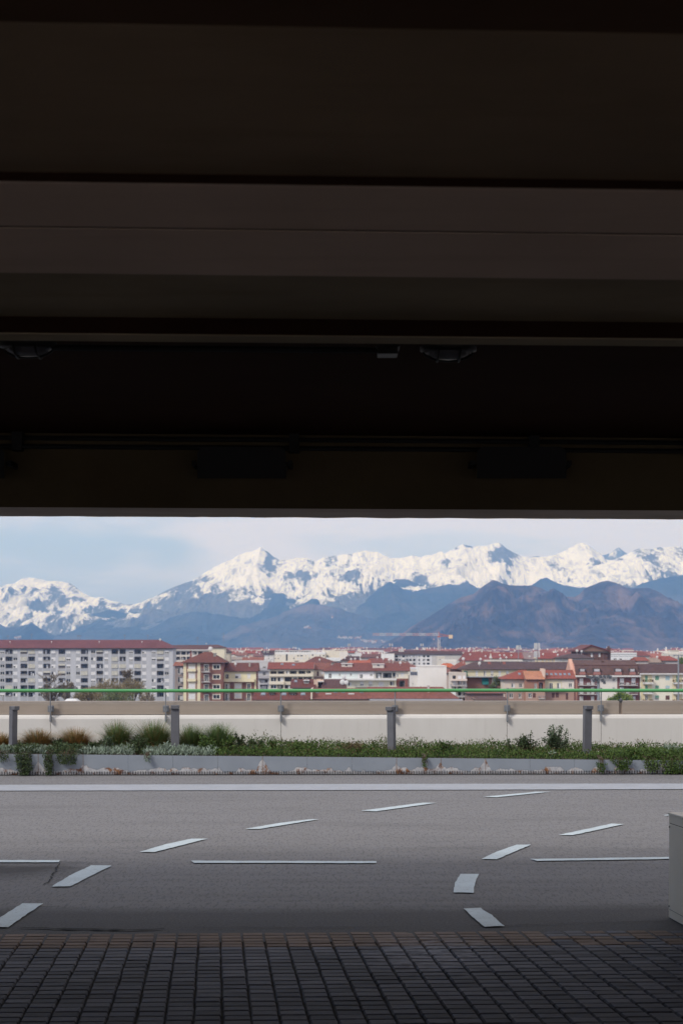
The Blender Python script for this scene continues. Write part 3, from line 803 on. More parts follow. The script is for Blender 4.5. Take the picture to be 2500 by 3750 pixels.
def cover(name, spans, mat, dens, hfun, L, w, seed, label, zmin=.0, up=.6, over=0.03, ny=(0.02, 1.85)):
    rnd = random.Random(seed); m = MB()
    for (a, b) in spans:
        xa, xb = px_at(a, 21), px_at(b, 21)
        for _ in range(int((xb - xa) * dens)):
            x = rnd.uniform(xa, xb); y = ZP + rnd.uniform(*ny) + SH_FAR*x
            h = hfun(x, y); z0 = soil_z(x)
            p = Vector((x, y, z0 + h * rnd.random()**1.15))
            d = rdir(rnd, -.2); d = (d + Vector((0, 0, up))).normalized()
            leaf(m, p, d, L*rnd.uniform(.6, 1.3), w*rnd.uniform(.7, 1.2), rnd)
    o = m.build(name, mat); tag(o, label, kind='stuff'); return o
def h_cover(x, y): return .07 + .10*mnoise.noise((x*1.6, y*2, 0)) + .11*max(0, mnoise.noise((x*6, y*6, 4))) + .02*(y - ZP)
cover('ground_cover', [(780, 3600)], M_HEDGE, 5200, h_cover, .030, .008, 31, 'low green ground cover filling the right part of the planter')
cover('russet_cover', [(830, 2500)], M_RUSS, 750, lambda x, y: h_cover(x, y) + .05, .034, .004, 32, 'reddish brown twig tips among the green ground cover', up=1.2)
cover('silver_ground_cover', [(-900, 60), (95, 190), (300, 500), (540, 790)], M_SILV, 2100, lambda x, y: .065 + .045*mnoise.noise((x*4, y*4, 0)), .055, .0075, 33, 'pale silvery leaved ground cover in the left part of the planter', up=.9, ny=(.02, .8))
cover('dark_ground_cover', [(-900, 780)], M_DARK, 2600, lambda x, y: .07 + .05*mnoise.noise((x*3, y*3, 0)), .035, .007, 34, 'dark green creeping plants under the grasses', ny=(.1, 1.85))

def shrub(px, Z, top, hw, n, mat, label, seed, L=.03, w=.008, hang=0.0, stems=9, base=None, name='shrub', shape=1.0, cat='shrub'):
    rnd = random.Random(seed); Zt = Z + SH_FAR * px_at(px, Z); x = px_at(px, Zt); zb = soil_z(x) - .01 if base is None else base
    h = (EYE + (YH - top) / F * Zt) - zb; wd = hw / F * Zt
    t = thing(name, label, cat, (x, Zt, zb))
    s = MB(); m = MB(); tips = []
    for i in range(stems):
        a = rnd.uniform(0, 2*math.pi); r = wd * rnd.uniform(.2, 1.0); hh = h * rnd.uniform(.5, 1.0) * (1 - .25*(r/wd)**2)
        e = Vector((x + r*math.cos(a), Zt + min(.22, wd)*rnd.uniform(-.9, .9), zb + hh)); b0 = Vector((x + rnd.uniform(-.15, .15)*wd, Zt, zb))
        mid = b0.lerp(e, .5) + Vector((0, 0, hh*.12)); s.tube([b0, mid, e], [.007, .005, .002], 5)
        for k in range(int(n / stems)):
            tt = rnd.uniform(.2, 1.0)**.8; c = b0.lerp(mid, tt*2) if tt < .5 else mid.lerp(e, tt*2 - 1)
            off = rdir(rnd, -.8) * (wd * .26 * shape * rnd.random()**.6)
            p = c + off
            if p.z < zb + .0: p.z = zb + .01
            leaf(m, p, rdir(rnd, -.3) + Vector((0, 0, .35)), L*rnd.uniform(.6, 1.3), w*rnd.uniform(.7, 1.2), rnd)
    s.build('stem', M_STEM, t); m.build('foliage', mat, t)
    return t
shrub(2036, 21.5, 2650, 58, 2100, M_BUSH, 'round open leafy shrub against the white wall left of the right bollard', 41, .034, .0075, stems=22, shape=.8)
shrub(1925, 21.3, 2688, 52, 1500, M_DARK, 'dense dark shrub at the left of the round leafy shrub', 42, .032, .008, stems=16)
shrub(1870, 21.3, 2700, 24, 160, M_BUSH, 'thin sparse sprig reaching left from the dense dark shrub', 43, .03, .007, stems=4, shape=.5)
shrub(880, 21.2, 2672, 26, 420, M_DARK, 'slim upright dark shrub at the right end of the tall grasses', 44, .035, .008, stems=5, shape=.7)
shrub(930, 21.2, 2705, 55, 1100, M_DARK, 'low spreading dark shrub right of the slim upright one', 45, .033, .008, stems=12)
shrub(505, 20.95, 2690, 42, 1200, M_DARK, 'dark bushy shrub between the two tall green grass tufts', 46, .032, .007, stems=14)
shrub(345, 21.1, 2705, 34, 600, M_DARK, 'small dark shrub right of the tan grass tufts', 47, .03, .007, stems=9)
shrub(215, 21.3, 2700, 40, 700, M_DARK, 'low dark shrub between the two rounded tan grass tufts', 56, .032, .007, stems=10)
shrub(385, 21.4, 2690, 40, 500, M_BUSH, 'loose grey green shrub left of the tall loose grass tuft', 57, .034, .007, stems=9)
shrub(755, 21.3, 2685, 50, 800, M_HEDGE, 'bushy bright green shrub among the right hand grass tufts', 58, .036, .008, stems=12)
shrub(615, 20.95, 2725, 45, 420, M_SILV, 'silvery plant spilling over the rim before the grey bollard', 59, .055, .007, stems=9)
shrub(845, 21.3, 2692, 40, 600, M_HEDGE, 'green shrub just left of the slim upright dark shrub', 60, .034, .008, stems=10)
shrub(1110, 21.3, 2706, 60, 700, M_HEDGE, 'loose bright low shrub in the ground cover right of the middle rail post', 52, .034, .008, stems=12)
shrub(1300, 21.2, 2716, 70, 800, M_RUSS, 'low russet twiggy shrub left of the middle bollard', 53, .03, .006, stems=16)
shrub(1620, 21.2, 2712, 60, 700, M_HEDGE, 'low green shrub right of the middle bollard', 54, .034, .008, stems=12)
shrub(2330, 21.0, 2728, 80, 1100, M_HEDGE, 'bushy low green shrub right of the right bollard', 55, .036, .009, stems=14)
shrub(1000, 21.6, 2705, 26, 160, M_HEDGE, 'small bright shoot poking out of the ground cover at the second third', 48, .04, .009, stems=4, shape=.5)
shrub(2168, 21.9, 2729, 9, 260, M_HEDGE, 'tiny yellow green cone shaped plant behind the right bollard', 49, .018, .005, stems=4, shape=.5)
shrub(2465, 21.4, 2733, 45, 300, M_SILV, 'blue green rosette plant near the right edge of the photo', 50, .09, .010, stems=8, shape=.3)
shrub(2020, 20.85, 2745, 20, 60, M_SILV, 'small pale plant in front of the round leafy shrub', 51, .06, .006, stems=5, shape=.4)
def trailing(px, hw, ytop, ybot, n, mat, label, seed):
    rnd = random.Random(seed); x = px_at(px, ZP); w = hw / F * ZP
    t = thing('trailing_plant', label, 'plant', (x, ZP + .1, soil_z(x)))
    z1 = EYE + (YH - ytop) / F * ZP; z0 = EYE + (YH - ybot) / F * ZP; m = MB(); s = MB()
    for i in range(9):
        xx = x + rnd.uniform(-.6, .6)*w; yy = ZP - .05 + SH_FAR*xx
        zz = z0 + (z1 - z0) * rnd.random()**1.6 * .5
        top = Vector((xx, ZP + .16 + SH_FAR*xx, soil_z(xx) + .06)); lip = Vector((xx, yy, soil_z(xx) + .03)); e = Vector((xx + rnd.uniform(-.04, .04), yy - .01, zz))
        s.tube([top, lip, e], [.005, .004, .002], 5)
    for _ in range(n):
        f = rnd.random()**1.25; z = z1 + (z0 - z1)*f
        ww = w * (1.0 - .45*f) * (1 + .5*mnoise.noise((z*14, seed, 0)))
        xx = x + rnd.uniform(-1, 1) * ww + .1*w*math.sin(z*18)
        front = z < soil_z(xx) + .02
        yy = (ZP - rnd.uniform(.012, .11)) if front else ZP + rnd.uniform(-.08, .35)
        leaf(m, Vector((xx, yy + SH_FAR*xx, max(z, .02))), rdir(rnd, -1), .028*rnd.uniform(.6, 1.3), .007*rnd.uniform(.7, 1.2), rnd)
    s.build('stem', M_STEM, t); m.build('foliage', mat, t)
trailing(97, 36, 2725, 2838, 1900, M_DARK, 'broad dark plant trailing down the planter front below the tan grass at left', 61)
trailing(186, 19, 2735, 2833, 800, M_DARK, 'narrow dark plant trailing down the planter front', 62)
trailing(255, 52, 2725, 2795, 1300, M_DARK, 'dark plant spilling over the planter rim below the second tan grass', 63)
trailing(20, 30, 2740, 2785, 260, M_DARK, 'small dark sprigs over the planter rim at the left edge', 64)
trailing(545, 16, 2745, 2788, 180, M_SILV, 'pale silvery sprig hanging over the planter rim', 65)
trailing(1552, 11, 2750, 2812, 130, M_HEDGE, 'thin bright green sprig hanging down the middle of the planter front', 66)
trailing(2470, 70, 2745, 2835, 2300, M_HEDGE, 'wide green plant trailing down the planter at the right edge', 67)
trailing(2275, 44, 2745, 2822, 1200, M_HEDGE, 'green plant spilling over the planter rim right of the right bollard', 68)
trailing(2200, 18, 2795, 2828, 200, M_HEDGE, 'small green tuft growing low on the rusty planter panel', 69)
trailing(2385, 36, 2745, 2825, 900, M_HEDGE, 'ragged green plant over the rim between two larger trailing plants', 70)

# ------------------------------------------------------------------ far ground, hills and snow mountains
ZG = -25.0
gm = MB(); gm.quad((-5600, 26, ZG), (5600, 26, ZG), (5600, 12900, ZG), (-5600, 12900, ZG))
nn = NT('city_ground', 0.95, 0.1); vv = nn.coords('World')
nn.color(nn.ramp(nn.noise(vv, 0.02, 5), 0.35, 0.65, (0.09, 0.085, 0.075), (0.14, 0.12, 0.10)))
structure(gm.build('city_ground', nn.mat))

def vn(x, y, seed):
    xi = np.floor(x); yi = np.floor(y); xf = x - xi; yf = y - yi
    u = xf*xf*xf*(xf*(xf*6 - 15) + 10); v = yf*yf*yf*(yf*(yf*6 - 15) + 10)
    def h(a, b):
        q = np.sin(a*127.1 + b*311.7 + seed*74.7) * 43758.5453; return q - np.floor(q)
    return (h(xi, yi)*(1-u) + h(xi+1, yi)*u)*(1-v) + (h(xi, yi+1)*(1-u) + h(xi+1, yi+1)*u)*v
def fbm(x, y, seed, o=5, g=.5):
    s = 0; a = 1; t = 0
    for i in range(o): s = s + a*vn(x*2**i, y*2**i, seed + i*3); t += a; a *= g
    return s / t
def ridged(x, y, seed, o=5, g=.55):
    s = 0; a = 1; t = 0
    for i in range(o): s = s + a*(1 - np.abs(2*vn(x*2**i, y*2**i, seed + i*5) - 1)); t += a; a *= g
    return s / t

def mountain(name, pts, Z, depth, relief, seed, mat, fx, px0=-500, px1=3000, nx=900, ny=70, snow=None, jag=1.0, back=700, prof=1.15, cov=None):
    xs = np.linspace(px0, px1, nx); P0 = np.array(pts, float)
    rp = np.interp(xs, P0[:, 0], P0[:, 1])
    rp = rp + jag * (fbm(xs*.05, xs*0, seed + 9, 4) - .5) * 9 + jag * (fbm(xs*.2, xs*0 + 3, seed + 2, 3) - .5) * 4
    hr = (YH - rp) / F * Z + EYE
    X = (xs - 1250) / F * Z
    v = np.concatenate([np.linspace(0, 1, ny) ** .9, [1.06, 1.25]])
    XX, VV = np.meshgrid(X, v); HR = np.meshgrid(hr, v)[0]
    Y = Z - depth*(1 - VV); Y = np.where(VV > 1, Z + back*(VV - 1)*4, Y)
    W = np.clip(1 - VV, 0, 1)
    warp = (fbm(XX*fx*.6, VV*2, seed + 21, 3) - .5) * W * depth * .55
    HRw = np.interp((XX + warp).ravel(), X, hr).reshape(XX.shape)
    HRw = HRw*np.minimum(1, W*2.5) + HR*(1 - np.minimum(1, W*2.5))
    base = ZG + (HRw - ZG) * np.clip(VV, 0, 1)**prof
    r1 = ridged((XX + warp*1.2)*fx, Y*fx*.45, seed, 6) - .62
    r2 = ridged((XX + warp)*fx*3.3 + 7, Y*fx*1.5, seed + 50, 4) - .6
    amp = np.clip(W*3.0, 0, 1) * np.clip(VV*3, 0, 1)
    Hh = base + relief*(r1 + .38*r2)*amp
    # keep the traced skyline: nothing in front may rise above it
    cap = EYE + (HR - EYE) * (Y / Z) - 2
    Hh = np.where((VV < .985) & (Hh > cap), cap - .2*(Hh - cap), Hh)
    Hh = np.where(VV > 1, HR - (VV - 1)*HR*2.2 - 5, Hh)
    Hh = np.maximum(Hh, ZG - 1)
    nyv = len(v); vs = np.stack([XX.ravel(), Y.ravel(), Hh.ravel()], 1)
    idx = np.arange(nx*nyv).reshape(nyv, nx)
    f = np.stack([idx[:-1, :-1].ravel(), idx[:-1, 1:].ravel(), idx[1:, 1:].ravel(), idx[1:, :-1].ravel()], 1)
    me = bpy.data.meshes.new(name); me.from_pydata(vs.tolist(), [], f.tolist())
    me.polygons.foreach_set('use_smooth', [True]*len(me.polygons)); me.materials.append(mat)
    if snow is not None:
        pxx = XX / Y * F + 1250; pyy = YH - (Hh - EYE) / Y * F
        sp = np.array(snow, float); ln = np.interp(pxx, sp[:, 0], sp[:, 1])
        gy, gx = np.gradient(Hh); dx = X[1] - X[0]
        slope_x = gx / dx                                     # less snow where the ground falls to the right
        n1 = fbm(XX*fx*8 + warp*.004, Y*fx*3.0 + Hh*.004, seed + 70, 5, .6) - .5
        n2 = ridged(XX*fx*16 + Hh*.012, Hh*.006 + Y*fx*2, seed + 80, 4) - .6
        n3 = fbm(XX*fx*2.2, Y*fx*1.2 + Hh*.002, seed + 90, 4) - .5
        s = np.clip((ln - pyy) / 62.0, -2.6, .60) + n1*2.5 + n2*1.5 + n3*1.8 - np.clip(-slope_x - .15, 0, 1.0)*.8
        for (bx, by, rx, ry, am) in BLOBS: s = s + am*np.exp(-((pxx - bx)/rx)**2 - ((pyy - by)/ry)**2)
        a = me.attributes.new('snow', 'FLOAT', 'POINT'); a.data.foreach_set('value', np.clip(s*.35 + .5, 0, 1).ravel().astype(np.float32))
    me.update()
    o = bpy.data.objects.new(name, me); COL.objects.link(o); o['kind'] = 'structure'
    if name == 'hills': HILLS.append(BVHTree.FromPolygons(vs.tolist(), f.tolist()))
    return o
HILLS = []

BLOBS = [(860, 2075, 80, 42, 2.2), (930, 2030, 40, 30, 1.5), (985, 2060, 24, 55, -1.6), (1090, 2110, 60, 22, -.9), (1290, 2105, 40, 24, -1.6), (1250, 2135, 45, 16, -1.0), (205, 2185, 28, 34, -1.6), (150, 2215, 40, 14, -1.2), (80, 2200, 60, 50, 1.0),
         (330, 2160, 40, 30, .6), (760, 2170, 110, 26, .35), (900, 2190, 60, 20, 1.0), (1180, 2140, 90, 18, 1.6), (1840, 2025, 45, 24, -1.7), (1800, 2060, 20, 14, -.9), (1730, 2090, 120, 36, 1.3), (1630, 2060, 26, 20, -1.3), (1540, 2115, 30, 14, -1.6), (1420, 2085, 80, 24, 1.0), (1960, 2095, 80, 40, 1.2), (2110, 2030, 60, 26, 1.2), (2420, 2080, 50, 40, -.9), (2340, 2060, 30, 34, -.5)]
def snow_mat():
    n = NT('snow_and_rock', 0.8, 0.2); at = n.N.new('ShaderNodeAttribute'); at.attribute_name = 'snow'
    v = n.coords('World'); f = n.noise(v, .022, 8, .75); f2 = n.noise(n.coords('World', (1, .5, .35)), .055, 6, .75)
    k = n.math('ADD', at.outputs['Fac'], n.math('MULTIPLY', n.math('SUBTRACT', f, .5), .85))
    k = n.math('ADD', k, n.math('MULTIPLY', n.math('SUBTRACT', f2, .5), .9))
    wp = n.noise(v, .004, 3); sx = n.N.new('ShaderNodeVectorMath'); sx.operation = 'ADD'; n.L.new(n.coords('World', (.024, .004, .0075)), sx.inputs[0]); n.L.new(wp, sx.inputs[1])
    stk = n.noise(sx.outputs[0], 1.0, 7, .72, 1.2)
    rock = n.ramp(f, .3, .7, (0.07, 0.075, 0.085), (0.19, 0.185, 0.19))
    n.color(n.mix(n.ramp(k, .36, .60), rock, n.mix(n.math('MULTIPLY', n.ramp(stk, .50, .66), .78), (0.88, 0.87, 0.86), (0.26, 0.28, 0.32))))
    n.bump(n.math('ADD', f, f2), 34, 0.65)
    return n.mat
M_SNOW = snow_mat()
def forest_mat(name, lo, hi, patch, amt, sc=.004, p0=.5, p1=.66):
    n = NT(name, 0.95, 0.1); v = n.coords('World'); f = n.noise(v, .02, 6, .65); b = n.noise(n.coords('World', (1, .45, 1.3)), sc, 6, .62, .6)
    c = n.ramp(f, .3, .7, lo, hi); c = n.mix(n.math('MULTIPLY', n.ramp(b, p0, p1), amt), c, patch)
    n.color(c); n.bump(n.math('ADD', f, b), 17, 0.6); return n.mat
M_FOR = forest_mat('winter_forest', (0.022, 0.028, 0.036), (0.05, 0.055, 0.06), (0.11, 0.10, 0.105), .55, .002)
M_FOR2 = forest_mat('brown_slopes', (0.03, 0.032, 0.04), (0.075, 0.07, 0.072), (0.17, 0.13, 0.13), .6, .0026)
M_MUS = forest_mat('heath_and_scree', (0.022, 0.021, 0.030), (0.052, 0.045, 0.053), (0.185, 0.130, 0.118), .8, .0075, .48, .68)

SN = [(-600, 2175), (0, 2151), (19, 2151), (41, 2145), (64, 2131), (89, 2116), (110, 2115), (134, 2118), (153, 2123), (179, 2128), (223, 2129), (255, 2135), (274, 2147), (297, 2166), (319, 2178), (338, 2186), (380, 2186), (402, 2199), (424, 2202), (453, 2212), (472, 2217), (485, 2213), (500, 2219), (526, 2207), (557, 2196), (596, 2169), (628, 2155), (653, 2143), (691, 2132), (730, 2111), (774, 2081), (806, 2064), (851, 2048), (876, 2030), (924, 2017), (946, 2006), (954, 2001), (969, 2016), (985, 2025), (1006, 2041), (1026, 2051), (1064, 2048), (1092, 2041), (1128, 2045), (1153, 2056), (1185, 2040), (1223, 2035), (1268, 2029), (1287, 2030), (1316, 2017), (1338, 2017), (1357, 2022), (1379, 2022), (1408, 2033), (1430, 2044), (1472, 2044), (1510, 2032), (1532, 2040), (1580, 2030), (1618, 2017), (1628, 2027), (1653, 2014), (1691, 1992), (1710, 1998), (1730, 2001), (1781, 1997), (1806, 1992), (1824, 1986), (1838, 1993), (1857, 2013), (1889, 2027), (1915, 2038), (1946, 2043), (2000, 2037), (2032, 2032), (2064, 2016), (2096, 1998), (2128, 1987), (2150, 1995), (2179, 2014), (2198, 2027), (2207, 2045), (2280, 2060), (2500, 2060), (3100, 2080)]
SLN = [(-600, 2300), (60, 2300), (300, 2262), (420, 2240), (520, 2215), (600, 2160), (680, 2122), (800, 2118), (900, 2138), (960, 2185), (1100, 2180), (1250, 2175), (1400, 2150), (1700, 2150), (1900, 2150), (2300, 2150), (3100, 2150)]
mountain('snow_mountains', SN, 10600, 2700, 300, 3, M_SNOW, 1/620., nx=1500, ny=110, snow=SLN, jag=.55)
mountain('snow_mountains', [(1500, 2200), (1900, 2160), (2030, 2125), (2090, 2105), (2150, 2078), (2207, 2064), (2249, 2049), (2287, 2032), (2319, 2017), (2341, 2005), (2373, 2011), (2399, 2006), (2446, 2003), (2478, 2000), (2520, 2008), (2700, 2020), (3100, 2060)], 10000, 2200, 300, 8, M_SNOW, 1/520., px0=1850, nx=520, ny=100, snow=[(1500, 2130), (2050, 2150), (2300, 2155), (2420, 2130), (3100, 2115)], jag=.55)
mountain('far_peaks', [(1800, 2150), (1930, 2042), (1960, 2036), (2000, 2045), (2130, 2050), (2217, 2031), (2242, 2017), (2263, 2004), (2281, 2017), (2310, 2040), (2500, 2100)], 12600, 1200, 120, 14, M_SNOW, 1/500., px0=1800, px1=2500, nx=200, ny=50, snow=[(0, 2010), (3000, 2010)], jag=.4, back=150)
mountain('hills', [(-600, 2330), (120, 2330), (156, 2317), (191, 2293), (242, 2279), (287, 2265), (319, 2257), (338, 2249), (383, 2239), (395, 2233), (415, 2233), (459, 2247), (500, 2240), (560, 2255), (640, 2262), (700, 2252), (803, 2236), (870, 2225), (953, 2196), (1000, 2176), (1032, 2172), (1092, 2192), (1128, 2178), (1150, 2160), (1191, 2152), (1223, 2174), (1252, 2176), (1287, 2158), (1319, 2148), (1340, 2166), (1383, 2158), (1446, 2121), (1500, 2124), (1560, 2150), (1600, 2160), (1700, 2160), (3100, 2160)], 9500, 1900, 120, 21, M_FOR, 1/700., px1=2000, nx=700, jag=.6)
mountain('hills', [(-600, 2360), (399, 2343), (462, 2287), (500, 2281), (564, 2282), (612, 2266), (653, 2252), (698, 2242), (755, 2242), (803, 2250), (880, 2262), (1000, 2255), (1100, 2230), (1221, 2222), (1287, 2221), (1332, 2199), (1383, 2158), (1427, 2130), (1478, 2158), (1500, 2170), (1548, 2158), (1647, 2139), (1679, 2141), (1710, 2130), (1749, 2153), (1800, 2170), (1900, 2170), (1946, 2142), (1978, 2120), (2000, 2116), (2048, 2139), (2100, 2150), (2143, 2153), (2250, 2160), (2319, 2152), (2351, 2135), (2414, 2119), (2462, 2110), (2500, 2107), (2700, 2090), (3100, 2100)], 8900, 1700, 110, 27, M_FOR, 1/620., px0=200, nx=800, jag=.6)
mountain('hills', [(-600, 2400), (735, 2372), (749, 2355), (819, 2325), (883, 2292), (946, 2276), (1000, 2260), (1064, 2232), (1128, 2212), (1180, 2214), (1260, 2235), (1400, 2275), (1600, 2310), (1900, 2330), (3100, 2340)], 8300, 1300, 120, 33, M_FOR2, 1/520., px0=690, px1=2000, nx=500, jag=.6)
mountain('hills', [(-600, 2290), (0, 2284), (22, 2297), (64, 2298), (105, 2285), (116, 2279), (134, 2292), (156, 2314), (179, 2338), (215, 2375), (300, 2400)], 7900, 900, 70, 39, M_FOR, 1/400., px1=320, nx=320, jag=.5)
mountain('hills', [(1340, 2400), (1398, 2362), (1430, 2346), (1478, 2317), (1500, 2298), (1564, 2261), (1605, 2237), (1643, 2212), (1691, 2185), (1730, 2177), (1765, 2148), (1803, 2124), (1835, 2135), (1867, 2143), (1908, 2145), (1946, 2145), (1972, 2151), (2000, 2164), (2032, 2180), (2064, 2187), (2099, 2188), (2120, 2176), (2143, 2154), (2175, 2140), (2204, 2129), (2223, 2127), (2249, 2132), (2277, 2150), (2312, 2155), (2376, 2153), (2402, 2164), (2446, 2193), (2500, 2212), (2700, 2270), (3100, 2330)], 6000, 1150, 190, 45, M_MUS, 1/330., px0=1340, nx=800, ny=100, jag=.45, prof=1.05)
# village on the lower slopes
def village():
    rnd = random.Random(8); m = MB()
    for (a, b, y, n) in ((1237, 1290, 2333, 22), (1300, 1320, 2336, 10), (1320, 1378, 2347, 30), (1392, 1405, 2350, 5), (1115, 1148, 2299, 9), (1210, 1230, 2261, 3), (56, 76, 2336, 12)):
        for i in range(n):
            px = rnd.uniform(a, b); py = y + (px - a) * .10 * (1 if n > 20 else 0) + rnd.uniform(-4, 4)
            d = Vector(((px - 1250) / F, 1, (YH - py) / F)).normalized(); hit = None
            for bv in HILLS:
                q = bv.ray_cast(Vector((0, 0, EYE)), d)
                if q[0] is not None and (hit is None or q[3] < hit[1]): hit = (q[0], q[3])
            if hit is None: continue
            p = hit[0]; s = rnd.uniform(3, 6); Z = p.y
            m.box(p.x - s, p.x + s, Z - s, Z + s, p.z - 6, p.z + rnd.uniform(3, 6), rnd.choice((0, 0, 1)))
    o = m.build('hill_villages', [plain('far_plaster', (0.42, 0.39, 0.37)), plain('far_tile', (0.30, 0.17, 0.13))]); tag(o, 'pale specks of distant villages on the lower hill slopes', kind='stuff')
village()

# ------------------------------------------------------------------ the city
def lin(r, g, b, k=1.15):
    m = (r + g + b) / 3; return srgb(*(u + (m - u)*.42 for u in (r, g, b)), k)
_wm = {}
def wallm(c):
    if c not in _wm:
        n = NT('plaster', 0.9, 0.15); v = n.coords('World'); f = n.noise(n.coords('World', (.6, .6, .25)), .9, 5, .65); g = n.noise(v, .16, 3)
        cc = lin(*c); lo = tuple(u*.80 for u in cc)
        n.color(n.mix(n.math('MULTIPLY', n.ramp(f, .45, .75), .55), n.ramp(g, .35, .65, tuple(u*.93 for u in cc), cc), lo)); _wm[c] = n.mat
    return _wm[c]
_rm = {}
def roofm(c):
    if c not in _rm:
        n = NT('roof_tiles', 0.85, 0.2); v = n.coords('World')
        f = n.noise(n.coords('World', (1, .5, .5)), 1.6, 6, .75); g = n.noise(v, .12, 4, .6)
        w = n.N.new('ShaderNodeTexWave'); w.wave_type = 'BANDS'; w.bands_direction = 'Z'; w.inputs['Scale'].default_value = 2.2; w.inputs['Distortion'].default_value = 1.5
        n.L.new(v, w.inputs['Vector'])
        cc = srgb(*(u + (sum(c)/3 - u)*.28 for u in c), 0.95); a = n.ramp(f, .3, .72, tuple(u*.62 for u in cc), tuple(min(.8, u*1.25) for u in cc))
        a = n.mix(n.math('MULTIPLY', n.ramp(g, .45, .7), .5), a, tuple(u*.6 for u in cc))
        n.color(n.mix(n.math('MULTIPLY', w.outputs['Fac'], .22), a, tuple(u*.55 for u in cc)))
        n.bump(w.outputs['Fac'], .05, .5); _rm[c] = n.mat
    return _rm[c]
M_WGLASS = glass('window_glass', (0.025, 0.028, 0.032), 0.08, 0.5)
M_FRAME = plain('window_frame', (0.66, 0.65, 0.63), .6)
M_SHUT = plain('roller_shutter', (0.74, 0.74, 0.76), .7)
M_SHUTG = plain('green_shutter', lin(95, 165, 125), .7)
M_SHUTB = plain('pale_blue_shutter', lin(150, 190, 200), .7)
M_AWNG = plain('green_awning', lin(5, 110, 108), .8)
M_DARKIN = plain('loggia_back_shade', (0.14, 0.125, 0.125), .9)  # shade inside the loggias put into the back wall colour
M_LOGF = plain('balcony_door_frame', (0.24, 0.23, 0.23), .7)
M_CONC = plain('pale_concrete', (0.52, 0.51, 0.50), .9)
M_RAILM = plain('grey_railing', (0.25, 0.26, 0.29), .7)
M_WHITE = plain('white_trim', (0.68, 0.67, 0.66), .8)
M_BRN = plain('brown_shutter', lin(110, 60, 48), .8)
M_GUT = plain('dark_eave', (0.07, 0.055, 0.05), .8)
M_DISH = plain('dish_white', (0.66, 0.66, 0.66), .6)
def awning_mat():
    n = NT('striped_awning', .8, .2); v = n.coords('World', (1, 0, 0)); w = n.N.new('ShaderNodeTexWave'); w.bands_direction = 'X'; w.inputs['Scale'].default_value = .55
    n.L.new(v, w.inputs['Vector']); n.color(n.ramp(w.outputs['Fac'], .45, .55, (.62, .60, .52), (.30, .30, .29))); return n.mat
M_AWN = awning_mat()
SHUTC = {'s': M_SHUT, 'g': M_SHUTG, 'b': M_SHUTB, 'r': M_BRN}

